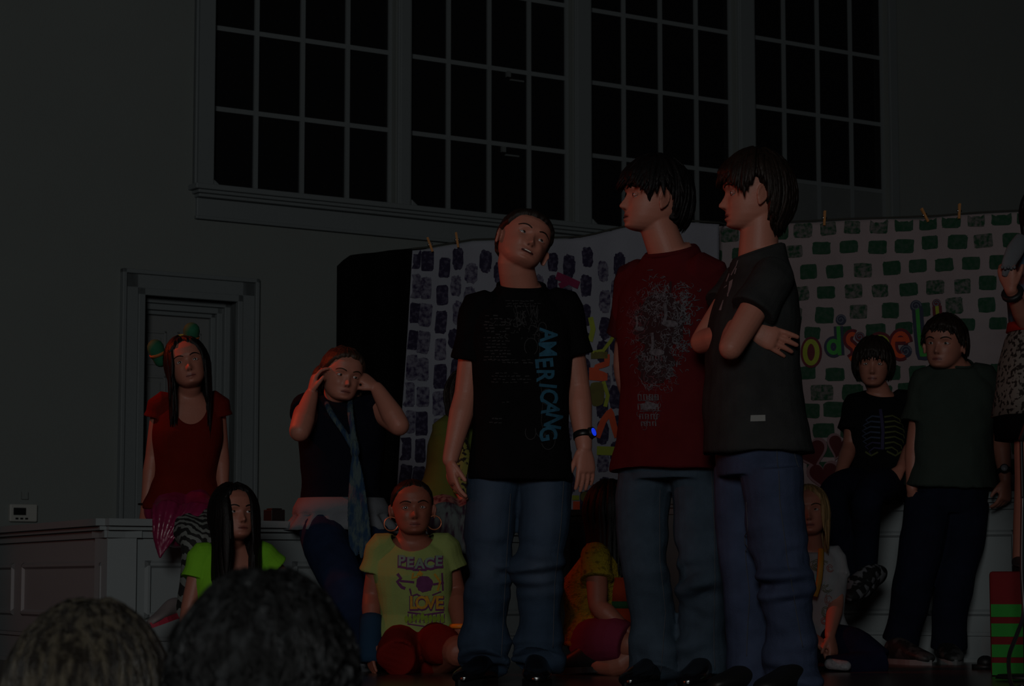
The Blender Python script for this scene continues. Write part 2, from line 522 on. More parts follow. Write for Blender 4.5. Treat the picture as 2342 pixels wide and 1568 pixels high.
class Body:
    def __init__(s, J, prof=BOY, k=1.0, kd=None, bow=0.0):
        s.J = J; s.k = k; s.kd = kd or k; s.prof = prof
        s.hc = (J['hA'] + J['hB']) / 2; s.sc = (J['sA'] + J['sB']) / 2
        s.lh = unit(J['hB'] - J['hA']); s.ls = unit(J['sB'] - J['sA'])
        s.up = unit(s.sc - s.hc); s.bow = bow
        s.front = unit(s.ls.cross(s.up)); s.fh = unit(s.lh.cross(s.up))
        s.H = s.sc - s.hc
    def ring(s, f, hw, hd, n=32, ex=2.4, fwd=0.0):
        t = min(max(f, 0), 1)
        lat = unit(s.lh * (1 - t) + s.ls * t); fr = unit(lat.cross(s.up)); lat = unit(s.up.cross(fr))
        c = s.hc + s.H * f + fr * (s.bow * math.sin(math.pi * t) + fwd)
        out = []
        for j in range(n):
            a = 6.28318 * j / n; ca, sa = math.cos(a), math.sin(a)
            dy = hd * math.copysign(abs(sa) ** (2 / ex), sa)
            out.append(c + lat * (hw * math.copysign(abs(ca) ** (2 / ex), ca)) + fr * dy - s.up * (max(0.0, f - 0.98) / 0.17 * 0.38 * dy))
        return out
    def torso(s, M, grow=0.0, prof=None, lo=None, hi=None, ex=2.4):
        P = prof or s.prof; F_ = [p[0] for p in P]; W_ = [p[1] for p in P]; D_ = [p[2] for p in P]
        lo = P[0][0] if lo is None else lo; hi = P[-1][0] if hi is None else hi
        M.rings([s.ring(f, np.interp(f, F_, W_) * s.k + grow, np.interp(f, F_, D_) * s.kd + grow, ex=ex) for f in np.linspace(lo, hi, 22)])


LOC_SIDE = ('A', 'B')


def make_person(label, J, head, prof=BOY, k=1.0, kd=None, bow=0.0, skin=None, arm=1.0, voxel=0.0045, hands=None, legs=None, base=None, wide=1.0,
                mouth=0.0, chub=0.0, group=None, neck=1.0, brow=None, lip=(0.13, 0.026, 0.025), eyes=True, gaze=(0, 0), body_lo=0.03):
    """J joints in world space; head = (centre, yaw, pitch, roll, scale)"""
    B = Body(J, prof, k, kd, bow)
    hc, yaw, pit, rol, hs = head
    R = Matrix.Rotation(math.radians(rol), 3, 'Y') @ Matrix.Rotation(math.radians(yaw), 3, 'Z') @ Matrix.Rotation(math.radians(-pit), 3, 'X')
    T = lambda p: hc + (R @ Vector((p[0], p[1], p[2] * (0.91 if p[2] < 0 else 1.0)))) * hs
    if base is None:
        base = Vector((B.hc.x, B.hc.y, 0))
    root = empty('person', base, label, 'person', group)
    M = MB()
    B.torso(M, lo=body_lo)
    nb = B.hc + B.H * 1.04
    M.tube([nb - B.up * 0.05, nb + B.up * 0.02, T(Vector((0, 0.018, -0.075))), T(Vector((0, 0.012, -0.02)))],
           [0.066 * neck * hs, 0.058 * neck * hs, 0.054 * neck * hs, 0.050 * hs], 32, dens=4)
    X, Y, Z, TH = head_points(mouth, wide, chub)
    M.rings([[T(Vector((X[i, j], Y[i, j], Z[i, j]))) for j in range(X.shape[1])] for i in range(X.shape[0])])
    for sg in (-1, 1):                                   # ears
        q = Matrix.Rotation(sg * 0.38, 3, 'Z') @ Matrix.Rotation(-0.18, 3, 'X')
        ec = Vector((sg * 0.082 * wide, 0.010, -0.012)); Rq = R @ q
        ring = []
        M.ell(T(ec), (0.0065 * hs, 0.018 * hs, 0.030 * hs), Rq)
        pts = [T(ec + q @ Vector((sg * 0.003, 0.0165 * math.cos(t) , 0.004 + 0.027 * math.sin(t)))) for t in np.linspace(-1.2, 3.4, 9)]
        M.tube(pts, [0.0042 * hs] * 9, 7)
        M.ell(T(ec + Vector((sg * 0.002, -0.006, -0.026))), (0.005 * hs, 0.008 * hs, 0.009 * hs), Rq)
    for sd in LOC_SIDE:
        if 'e' + sd not in J: continue
        sh, el, wr = J['s' + sd], J['e' + sd], J['w' + sd]
        a = arm
        ua = [sh, sh.lerp(el, .3), sh.lerp(el, .7), el]; ra_ = [.047 * a, .047 * a, .043 * a, .039 * a]
        fa = [el.lerp(wr, .3), el.lerp(wr, .75), wr]; rf_ = [.041 * a, .031 * a, .0265 * min(a, 1.06)]
        if (el - sh).angle(wr - el) > 1.0:
            M.tube(ua, ra_, 20, dens=2); M.tube([el] + fa, [.039 * a] + rf_, 20, dens=2)
        else:
            M.tube(ua + fa, ra_ + rf_, 20, dens=2)
        if hands and sd in hands:
            h = dict(hands[sd]); hand(M, wr, h.pop('d'), h.pop('n'), h.pop('t'), **h)
    if legs:
        for lg in legs: M.tube(lg[0], lg[1], 16, dens=3)
    li = np.array(R.transposed())
    c0 = np.array(hc)
    bc = brow
    def tint(co):
        l = (co - c0) @ np.array(R) / hs
        l[:, 2] = np.where(l[:, 2] < 0, l[:, 2] / 0.91, l[:, 2])
        out = np.zeros((len(co), 4)); out[:, :3] = lip
        fr = l[:, 1] < -0.045
        a = np.exp(-(l[:, 0] / 0.021) ** 4 - ((l[:, 2] + 0.0745) / 0.0095) ** 4) * fr
        out[:, 3] = np.clip(a, 0, 1) * 0.8
        nn_ = np.exp(-(((np.abs(l[:, 0]) - 0.0075) / 0.0038) ** 2 + ((l[:, 2] + 0.0495) / 0.0035) ** 2)) * (l[:, 1] < -0.085)
        dk = nn_ > out[:, 3]; out[dk, :3] = (0.03, 0.008, 0.006); out[:, 3] = np.maximum(out[:, 3], nn_)
        return out
    body = M.build('body', skin, root, voxel=voxel, iters=3, tint=tint)
    if mouth == 0 and eyes:
        Mm = MB(); Mm.tube([T(Vector((x, -0.0878 + 9 * x * x, -0.0748 - 0.8 * x * x))) for x in np.linspace(-0.021, 0.021, 9)], [(0.0009 * hs, 0.0016 * hs)] * 9, 6); Mm.build('mouth', LIPDARK, root)
    if eyes:
        for sg in (-1, 1):
            E = MB(); ec = T(Vector((sg * 0.031 * wide, -0.0645, 0.001)))
            nu, nv = 20, 14; r = 0.0126 * hs; RR = []
            ge = Matrix.Rotation(math.radians(gaze[0]), 3, 'Z') @ Matrix.Rotation(math.radians(-gaze[1]), 3, 'X')
            for i in range(1, nv):
                ph = math.pi * i / nv
                RR.append([ec + R @ Vector((r * math.sin(ph) * math.cos(6.28318 * j / nu) * 1.18, -r * math.cos(ph), r * math.sin(ph) * math.sin(6.28318 * j / nu))) for j in range(nu)])
            E.rings(RR)
            ir = ec + (R @ (ge @ Vector((0, -r * 0.90, 0))))
            eb = E.build('eye', EYEW, root)
            I = MB(); I.ell(ir, (0.0062 * hs, 0.0024 * hs, 0.0062 * hs), R @ ge, 12, 8); I.build('iris', IRIS, eb)
            Lm = MB()                                      # upper and lower lids
            for zz, rr, dz in ((0.0066, 0.0026, 1), (-0.0066, 0.0020, -1)):
                Lm.tube([T(Vector((sg * 0.031 * wide + x, -0.0645 - 0.0118 * math.sqrt(max(0, 1 - (x / 0.0175) ** 2)) * 0.86, 0.001 + zz * (1 - (x / 0.019) ** 2) - 0.0008))) for x in np.linspace(-0.0165, 0.0165, 9)], [rr * hs] * 9, 8)
            lm_ = Lm.build('eyelid', skin, root, tint=lambda co: np.zeros((len(co), 4)))
            Bm = MB()
            Bm.tube([T(Vector((sg * xx * wide, -np.interp(xx, [0.014, 0.03, 0.052], [0.0925, 0.0905, 0.0745]), zz))) for xx, zz in ((0.014, 0.0195), (0.024, 0.0245), (0.036, 0.0265), (0.046, 0.024), (0.054, 0.019))],
                    [(0.0020 * hs, 0.0016 * hs), (0.0028 * hs, 0.0018 * hs), (0.0026 * hs, 0.0017 * hs), (0.002 * hs, 0.0015 * hs), (0.001 * hs, 0.0008 * hs)], 8, ref=R @ Vector((0, 0, 1)), dens=2)
            Bm.build('eyebrow', brow or HAIR_DARK, root)
    return root, B, T, R, body


def garment(name, root, B, mat_, top=True, grow=0.014, lo=-0.14, hi=1.14, sleeve=0.5, srad=0.062, flare=0.0, prof=None, voxel=0.0055, disp=0.0035, dfreq=26,
            seed=1, cut=None, extra=None, iters=4, slope=None, tint=None, foldz=1.0):
    """a shirt: torso shell with two sleeves; sleeve = how far down the upper arm (0..1, or a pair for A, B)"""
    M = MB(); J = B.J
    P = prof or B.prof; F_ = [p[0] for p in P]; W_ = [p[1] for p in P]; D_ = [p[2] for p in P]
    rg = []
    for f in np.linspace(lo, hi, 26):
        fl = flare * max(0.0, (0.5 - f) / (0.5 - lo)) if f < 0.5 else 0
        wv = np.interp(f, F_, W_) * B.k + grow + fl; dv = np.interp(f, F_, D_) * B.kd + grow + fl * 0.8
        if f < 0.0: wv = max(wv, np.interp(0.02, F_, W_) * B.k + grow + fl); dv = max(dv, np.interp(0.02, F_, D_) * B.kd + grow + fl * 0.8)
        rg.append(B.ring(f, wv, dv))
    M.rings(rg)
    sl = sleeve if isinstance(sleeve, (tuple, list)) else (sleeve, sleeve)
    for sd, q in zip(LOC_SIDE, sl):
        if q <= 0 or 'e' + sd not in J: continue
        sh, el = J['s' + sd], J['e' + sd]
        inn = sh.lerp(B.sc, 0.35) - B.up * 0.02
        M.tube([inn, sh, sh.lerp(el, q * 0.5), sh.lerp(el, q)], [srad * 0.9, srad, srad * 1.02, srad * (1.02 + 0.12 * (flare > 0 or q > .3))], 18, dens=4, round_end=False)
    if extra: extra(M)
    up = np.array(B.up)
    def dp(co):
        c2 = co.copy(); c2[:, 2] *= foldz
        a = sines(c2, seed, dfreq); b = sines(c2, seed + 7, dfreq * 2.3)
        low = np.clip(1.15 - ((co - np.array(B.hc)) @ up) / max(0.1, B.H.length) * 0.45, 0.35, 1.2)
        return disp * (0.75 * a + 0.35 * b) * low
    return M.build(name, mat_, root, voxel=voxel, iters=iters, disp=dp, cut=cut, tint=tint)


def trousers(name, root, B, mat_, legs, waist=0.10, grow=0.010, voxel=0.006, seed=3, disp=0.004, tint=None, lo=-0.16, knees=None, iters=3):
    """legs: list of (points, radii)"""
    M = MB()
    B.torso(M, grow, lo=lo, hi=waist)
    for pts, rr in legs: M.tube(pts, rr, 20, dens=4, round_end=False)
    ks = [np.array(p) for p in (knees or [])]
    def dp(co):
        c2 = co.copy(); c2[:, 2] *= 1.5
        a = sines(c2, seed, 22); b = sines(c2, seed + 5, 60)
        amp = np.full(len(co), 0.55)
        for kk, rad, g_ in [(x[:3], x[3], x[4]) for x in ks]:
            amp += g_ * np.exp(-((np.linalg.norm(co - kk, axis=1)) / rad) ** 2)
        c3 = co.copy(); c3[:, 2] *= 3.0
        b2 = np.clip(sines(c3, seed + 9, 24), -0.6, 1.5)
        return disp * (a * 0.6 + b * 0.15 + b2 * 0.6 * (amp - 0.3)) * amp
    return M.build(name, mat_, root, voxel=voxel, iters=iters, disp=dp, tint=tint)


def shoe(root, heel, toe, mats, L=0.27, W=0.095, h=0.085, sole=None, name='shoe', up=None):
    """heel and toe: ground points; the foot lies between them"""
    d = unit(toe - heel); up = unit(up) if up is not None else Vector((0, 0, 1)); up = unit(up - d * up.dot(d)); lt = d.cross(up)
    M = MB(); R = []
    for t, w_, z1 in ((0.0, .55, .75), (0.05, .72, .95), (0.2, .78, 1.05), (0.35, .8, .98), (0.5, .88, .78), (0.68, 1.0, .58), (0.85, .92, .46), (0.95, .66, .36), (1.0, .35, .25)):
        c = heel + d * (L * t) + up * 0.012
        R.append([c + lt * (W / 2 * w_ * math.copysign(abs(math.cos(a)) ** 0.85, math.cos(a))) + up * (h * z1 * (0.5 + 0.5 * math.sin(a))) for a in [6.28318 * j / 20 for j in range(20)]])
    M.rings(R)
    o = M.build(name, mats, root, sub=1)
    S = MB(); R = []
    for z in (0.0, 0.022):
        ring = []
        for a in [6.28318 * j / 28 for j in range(28)]:
            x = 0.5 - 0.5 * math.cos(a); wd = np.interp(x, [0, .1, .4, .7, .92, 1], [.45, .74, .72, 1.02, .75, .3])
            ring.append(heel + d * (L * (x * 1.03 - 0.015)) + up * z + lt * (W / 2 * 1.06 * wd * math.sin(a) * 1.0))
        R.append(ring)
    S.rings(R); S.build('sole', sole or BLACKP, o, smooth=False)
    return o


def seam(root, garment_, pts, mat_=None, r=0.0016, parent=None, N=None):
    """a stitched line laid on a garment, seen from the side N"""
    me = garment_.data; off = Vector(root_loc(garment_))
    T = BVHTree.FromPolygons([v.co + off for v in me.vertices], [list(p.vertices) for p in me.polygons])
    out = []
    n = 46
    P = [Vector(p) for p in pts]
    for i in range(n + 1):
        t = i / n * (len(P) - 1); k = min(int(t), len(P) - 2); p = P[k].lerp(P[k + 1], t - k)
        d = (N if N is not None else unit(Vector((0, 0, CAMZ)) - p))
        h = T.ray_cast(p + d * 0.4, -d, 0.8)
        if h[0] is not None: out.append(h[0] + d * 0.0006)
    if len(out) > 3:
        M = MB(); M.tube(out, [r] * len(out), 5, round_end=False); M.build('seam', mat_ or STITCH, garment_)
# ------------------------------------------------------------------ the room
class Plane:
    """a vertical plane; t runs along it, depth runs away from the camera"""
    def __init__(s, x0, y0, dx, dy):
        l = math.hypot(dx, dy); s.o = Vector((x0, y0, 0)); s.e = Vector((dx / l, dy / l, 0)); s.n = Vector((-dy / l, dx / l, 0))
        if s.n.y < 0: s.n = -s.n
    def __call__(s, p): return s.o + s.e * p[0] + s.n * p[1] + Vector((0, 0, p[2]))
    def hit(s, px, py, dep=0.0):
        d = ray(px, py); c = Vector((0, 0, CAMZ)); k = (s.o + s.n * dep - c).dot(s.n) / d.dot(s.n); q = c + d * k - s.o
        return q.dot(s.e), q.z


def structure(name, M, m, **k):
    o = M.build(name, m, k.pop('parent', None), smooth=False, **k)
    if o.parent is None: o['kind'] = 'structure'
    return o


BW = Plane(-2.36, 17.0, 0.827, 0.562)          # back wall
ta, tb = BW.hit(-1500, 700)[0], BW.hit(3300, 700)[0]
G = [(487, 905), (940, 1310), (1352, 1685), (1727, 2033)]
GT = [(BW.hit(a, 300)[0], BW.hit(b, 300)[0]) for a, b in G]
GT[0] = (BW.hit(486, 300)[0], GT[0][1])
zs = BW.hit(489, 430)[1]; z2 = BW.hit(489, 57)[1]; pit_ = (z2 - zs) / 2
NR = 6; ztop = zs + pit_ * NR; ZW = 8.4
dt0, dt1 = BW.hit(322, 800)[0], BW.hit(541, 800)[0]; dz = BW.hit(322, 671)[1]; PZ = 0.38
DEP = 0.24
M = MB()
L0, L1 = GT[0][0], GT[3][1]
M.box(ta, dt0, 0, 0.3, -1.3, zs, BW); M.box(dt1, tb, 0, 0.3, -1.3, zs, BW); M.box(dt0, dt1, 0, 0.3, dz, zs, BW); M.box(dt0, dt1, 0, 0.3, -1.3, PZ, BW)
M.box(ta, L0, 0, 0.3, zs, ZW, BW); M.box(L1, tb, 0, 0.3, zs, ZW, BW); M.box(L0, L1, 0, 0.3, ztop, ZW, BW)
for i in range(3): M.box(GT[i][1], GT[i + 1][0], 0, 0.3, zs, ztop, BW)
structure('wall_back', M, WALL)
for i, (a, b) in enumerate(GT):
    fr_ = MB(); mw = 0.018
    for k in range(5):
        t = a + (b - a) * k / 4
        lo_, hi_ = (t - mw, t + mw) if 0 < k < 4 else ((t, t + mw * 1.6) if k == 0 else (t - mw * 1.6, t))
        fr_.box(lo_, hi_, 0.06, 0.105, zs, ztop, BW)
    for k in range(NR + 1): fr_.box(a, b, 0.064, 0.10, zs + k * pit_ - mw, zs + k * pit_ + mw, BW)
    fo = structure('window_%d' % (i + 1), fr_, TRIM)
    pm = MB(); pm.box(a, b, 0.078, 0.086, zs, ztop, BW)
    structure('glass_pane', pm, GLASS, parent=fo)
    if i == 3:
        pb = MB(); pb.box(a + .03, b - .03, 0.070, 0.076, zs + mw, zs + pit_ - mw, BW); structure('grey_panel', pb, GREYB, parent=fo)
    if i == 1:
        for (px, py) in ((1185, 172), (1174, 344)):
            t, z = BW.hit(px, py); hb = MB(); hb.box(t - .07, t - .035, 0.05, 0.077, z - .01, z + .035, BW); hb.box(t - .03, t + .10, 0.06, 0.077, z - .035, z - .022, BW); structure('window_catch', hb, GREYB, parent=fo)
# casing and sill
M = MB()
c0 = BW.hit(441, 300)[0]
M.box(c0, L0, -0.035, 0, zs, ztop + .12, BW); M.box(c0, c0 + .02, -0.05, 0, zs, ztop + .12, BW)
for i in range(3):
    a, b = GT[i][1], GT[i + 1][0]; M.box(a + .01, b - .01, -0.025, 0, zs, ztop + .1, BW); M.box(a + .025, b - .025, -0.035, 0, zs, ztop + .1, BW)
M.box(L1, L1 + .09, -0.03, 0, zs, ztop + .1, BW)
M.box(L0, L1, -0.03, 0, ztop, ztop + .12, BW)
structure('trim_1', M, TRIM, bevel=0.005)
M = MB(); e0 = BW.hit(430, 430)[0]; e1 = L1 + .16
M.box(e0, e1, -0.14, 0.02, zs - 0.035, zs + 0.005, BW); M.box(e0 + .03, e1 - .03, -0.115, 0, zs - 0.06, zs - 0.035, BW)
M.box(e0 + .05, e1 - .05, -0.085, 0, zs - 0.085, zs - 0.06, BW)
zb = BW.hit(437, 500)[1]
M.box(e0 + .06, e1 - .06, -0.03, 0, zb, zs - 0.085, BW); M.box(e0 + .05, e1 - .05, -0.042, 0, zb, zb + .025, BW)
for i in range(4):
    a = GT[i][0]; M.rings([[BW((a, -.02, zs)), BW((a + .09, -.02, zs)), BW((a, -.02, zs + .07))], [BW((a, .06, zs)), BW((a + .09, .06, zs)), BW((a, .06, zs + .07))]])
structure('trim_2', M, TRIM, bevel=0.006)
# door
M = MB()
o0, o1 = BW.hit(272, 800)[0], BW.hit(585, 800)[0]; oz = BW.hit(272, 614)[1]
for (w0, w1, dd) in ((0, 0.03, -.055), (0.03, 0.13, -.03), (0.13, dt0 - o0 + .012, -.042)):
    M.box(o0 + w0, o0 + w1, dd, 0, PZ, oz - w0, BW); M.box(o1 - w1 if w0 < .1 else dt1 - .012, o1 - w0, dd, 0, PZ, oz - w0, BW)
    M.box(o0 + w0, o1 - w0, dd, 0, (oz - w1) if w0 < .1 else dz - .012, oz - w0, BW)
M.box(dt0 - .01, dt0, 0, DEP + .05, PZ, dz, BW); M.box(dt1, dt1 + .01, 0, DEP + .05, PZ, dz, BW); M.box(dt0, dt1, 0, DEP + .05, dz, dz + .01, BW)
st = dt1 - .0
for q, dq in ((0.0, .10), (0.045, .135), (0.075, .175)):
    M.box(dt1 - q - .045, dt1 - q, dq, dq + .04, PZ, dz - q, BW); M.box(dt0 + q, dt0 + q + .045, dq, dq + .04, PZ, dz - q, BW); M.box(dt0, dt1, dq, dq + .04, dz - q - .045, dz - q, BW)
structure('trim_3', M, TRIM, bevel=0.004)
M = MB(); q0, q1 = dt0 + .03, dt1 - .10
M.box(q0, q1, DEP - .02, DEP + .02, PZ + .01, dz - .1, BW)
Wd = q1 - q0
for (a, b) in ((.13, .43), (.57, .87)):
    for (z0, z1) in ((.80, .93), (.42, .76), (.06, .36)):
        H_ = dz - .1 - PZ
        x0, x1, y0, y1 = q0 + Wd * a, q0 + Wd * b, PZ + H_ * z0, PZ + H_ * z1
        for r_ in ((x0, x1, y1 - .018, y1), (x0, x1, y0, y0 + .018), (x0, x0 + .018, y0, y1), (x1 - .018, x1, y0, y1)): M.box(r_[0], r_[1], DEP - .032, DEP - .02, r_[2], r_[3], BW)
        M.box(x0 + .045, x1 - .045, DEP - .030, DEP - .02, y0 + .045, y1 - .045, BW)
dr = structure('door_1', M, TRIMD, bevel=0.003)
kb = MB(); kb.ell(BW((q1 - .07, DEP - .07, PZ + .95)), (.03, .03, .03)); kb.tube([BW((q1 - .07, DEP - .02, PZ + .95)), BW((q1 - .07, DEP - .06, PZ + .95))], [.012, .012]); structure('door_knob', kb, mat('brass', (.35, .25, .1), .3, metal=1), parent=dr)

# floors
KA = Plane(-1.606, 9.43, 0.827, 0.562)           # knee wall on the left, its corner at t = 0
ccx, ccy = -1.606, 9.43
KL = Plane(ccx, ccy, -0.44, 0.898)               # its return
KR = Plane(1.343, 10.85, 0.883, -0.50)           # knee wall on the right
HK = 0.60; HR = 0.742
M = MB(); M.box(-5, 6, 6.4, 11.3, -0.05, 0.0); structure('floor', M, STAGE)
M = MB(); M.box(-5, 6, 6.36, 6.4, -1.3, -0.0); structure('wall_stage_front', M, TRIM)
M = MB(); M.box(-14, 14, -4, 6.36, -1.35, -1.3); structure('floor_house', M, mat('house_carpet', (.03, .02, .02), .95, .3, 20))
M = MB()
kend = KA.hit(1296, 1400)[0]
pts = [KA((0, .06, 0)), KA((kend, .06, 0)), KA((kend, .9, 0)), KR((-.66, .9, 0)), KR((-.66, .06, 0)), KR((3.6, .06, 0)), V(9, 14, 0), V(12, 27, 0), V(-9, 13, 0), V(-6, 11.5, 0), KL((1.4, .5, 0))]
M.rings([[p + V(0, 0, .30) for p in pts], [p + V(0, 0, PZ) for p in pts]]); structure('floor_platform', M, STAGE)


def kneewall(name, P, t0, t1, H, panels, back=0.12, label=None):
    M = MB()
    M.box(t0, t1, 0, back, 0, H - .03, P)
    M.box(t0 - .02, t1 + .02, -.055, back + .05, H - .028, H, P); M.box(t0 - .01, t1 + .01, -.035, back + .03, H - .045, H - .028, P); M.box(t0 - .005, t1 + .005, -.015, back + .02, H - .075, H - .045, P)
    M.box(t0 - .005, t1 + .005, -.014, 0, 0, .13, P); M.box(t0 - .005, t1 + .005, -.024, 0, .115, .13, P); M.box(t0, t1, -.03, 0, 0, .018, P)
    for a, b in panels:
        z0, z1 = .20, H - .165
        for (x0, x1, y0, y1, d) in ((a, b, z1 - .03, z1, .012), (a, b, z0, z0 + .03, .012), (a, a + .03, z0, z1, .012), (b - .03, b, z0, z1, .012)):
            M.rings([[P((x0, 0, y0)), P((x1, 0, y0)), P((x1, 0, y1)), P((x0, 0, y1))], [P((x0 + .01, -d, y0 + .01)), P((x1 - .01, -d, y0 + .01)), P((x1 - .01, -d, y1 - .01)), P((x0 + .01, -d, y1 - .01))]])
    return structure(name, M, TRIM)


tk = lambda px: KA.hit(px, 1350)[0]
kneewall('wall_knee_left', KA, 0, kend, HK, [(tk(330), tk(640)), (tk(667), tk(965)), (tk(990), tk(1262))])
tl = lambda px: KL.hit(px, 1350)[0]
kneewall('wall_knee_return', KL, 0.0, 6.0, HK, [(tl(236), tl(52)), (tl(32), tl(32) + 1.2)])
rr_ = lambda px: KR.hit(px, 1350)[0]
kneewall('wall_knee_right', KR, rr_(1475), 3.4, HR, [(rr_(1560), rr_(1800)), (rr_(1850), rr_(2130)), (rr_(2160), rr_(2330))])
# post at the end of the left knee wall
M = MB(); te = kend
M.box(te - .055, te + .0, -.03, .0, 0, HK - .03, KA); M.box(te - .04, te - .012, -.038, -.03, .15, HK - .08, KA)
structure('trim_4', M, TRIM, bevel=.003)

# thermostat on the back wall
t, z = BW.hit(50, 1171)
r0 = empty('thermostat', BW((t, 0, z)), 'small white thermostat with a dark screen on the wall left of the door', 'thermostat')
M = MB(); M.box(t - .10, t + .10, -.035, 0, z - .065, z + .055, BW); M.build('housing', mat('ivory_plastic', (.40, .39, .36), .5), r0, smooth=False, bevel=.008)
M = MB(); M.box(t - .075, t + .015, -.038, -.035, z - .02, z + .03, BW); M.build('screen', BLACKP, r0, smooth=False)
M = MB()
for k in range(3): M.box(t - .06 + .035 * k, t - .04 + .035 * k, -.039, -.035, z - .05, z - .038, BW)
M.build('button', BLACKP, r0, smooth=False)
M = MB(); M.box(t - .01, t + .035, -.02, 0, z + .09, z + .14, BW)
tag(M.build('wall_sensor', WALL, smooth=False), 'small wall-coloured sensor plate just above the thermostat', 'sensor')

# black backdrop behind the painted sheets
BK = Plane(at(770, 900, 12.6).x, 12.6, at(1700, 900, 13.2).x - at(770, 900, 12.6).x, 0.6)
M = MB(); w0 = 0.0; w1 = BK.hit(1990, 900)[0]; zt0 = BK.hit(800, 583)[1]; zt1 = BK.hit(940, 567)[1]
def ztop_(t): return zt0 + (zt1 - zt0) * min(1, max(0, (t - .07) / .33))
prof_ = []
for i in range(90):
    t = w0 + (w1 - w0) * i / 89
    zt = ztop_(t) - (max(0, .06 - t) * 1.0)
    prof_.append((t, .012 * math.sin(t * 38) + .006 * math.sin(t * 91), zt))
M.rings([[BK((t, d, PZ + .01)) for t, d, z_ in prof_] + [BK((t, d + .02, PZ + .01)) for t, d, z_ in prof_[::-1]],
         [BK((t, d, z_)) for t, d, z_ in prof_] + [BK((t, d + .02, z_)) for t, d, z_ in prof_[::-1]]])
tag(M.build('black_curtain', BLACKC, smooth=False), 'tall plain black cloth backdrop standing behind the purple brick sheet', 'curtain')


# painted sheets
def sheet(name, P, ua, ub, topf, botf, m, wav, label, nu=110, nz=60):
    def surf(u, v, lift=0.0):
        t = ua + (ub - ua) * u; zt, zb_ = topf(u), botf(u)
        z_ = zb_ + (zt - zb_) * v
        d = wav * (math.sin(t * 9 + 1.5 * math.sin(z_ * 2.1)) * .6 + .5 * math.sin(t * 23 + z_ * 3) * (.4 + .6 * (1 - v)) + .25 * math.sin(z_ * 7 + t * 4))
        return P((t, d - lift, z_))
    M = MB()
    fr_ = [[surf(i / nu, k / nz) for i in range(nu + 1)] for k in range(nz + 1)]
    bk = [[surf(i / nu, k / nz, -.004) for i in range(nu + 1)] for k in range(nz + 1)]
    for k in range(nz):
        pass
    M.rings([a + b[::-1] for a, b in zip(fr_, bk)])
    o = tag(M.build(name, m), label, 'painted sheet')
    def fn(t, z_, mi=0):
        u = (t - ua) / (ub - ua)
        if u < 0 or u > 1: return None
        zt, zb_ = topf(u), botf(u); v = (z_ - zb_) / (zt - zb_)
        if v < 0 or v > 1: return None
        return surf(u, v, .003 + .0015 * mi)
    return o, fn, surf


def ip(xs, ys): return lambda x: float(np.interp(x, xs, ys))


SHEETW = mat('white_sheet', (.20, .205, .24), .9, .1, 6, .3, 200)
SHEETG = mat('pinkish_sheet', (.235, .19, .195), .9, .12, 6, .3, 200)
PURP = mat('purple_brick_paint', (.011, .007, .026), .85, 0, 50, col2=(.05, .045, .075), detail=6, sharp=(.30, .52))
PURP2 = mat('purple_brick_paint_thin', (.018, .011, .038), .85, 0, 50, col2=(.11, .105, .14), detail=6, sharp=(.40, .66))
GRN = mat('green_brick_paint', (.005, .040, .018), .85, 0, 50, col2=(.022, .05, .032), detail=6, sharp=(.36, .62))
GRN2 = mat('green_brick_paint_thin', (.006, .038, .017), .85, 0, 50, col2=(.10, .09, .088), detail=6, sharp=(.36, .62))
B1 = Plane(at(905, 900, 11.9).x, 11.9, at(1650, 900, 12.3).x - at(905, 900, 11.9).x, .4)
u0 = B1.hit(905, 1180)[0]; u1 = B1.hit(1648, 700)[0]
px2u = lambda px: (B1.hit(px, 700)[0] - u0) / (u1 - u0)
zof1 = lambda px, py: B1.hit(px, py)[1]
# the left edge leans: handled by a shear of t with height through the sheet function
tA = [px2u(p) for p in (905, 940, 1060, 1200, 1330, 1420, 1570, 1648)]
top1 = ip(tA, [zof1(905, 572), zof1(940, 569), zof1(1060, 550), zof1(1200, 549), zof1(1330, 544), zof1(1420, 521), zof1(1570, 508), zof1(1648, 512)])
bot1 = ip([0, 1], [zof1(905, 1185), zof1(1370, 1168)])


class Lean:
    """a plane whose left edge leans in by some metres towards its top"""
    def __init__(s, P, k, z0, z1): s.P, s.k, s.z0, s.z1 = P, k, z0, z1
    def __call__(s, p):
        u = min(1.0, max(0.0, (p[0] - u0) / (u1 - u0))); q = (p[2] - s.z0) / (s.z1 - s.z0)
        return s.P((p[0] + s.k * (1 - u) ** 2 * q, p[1], p[2]))


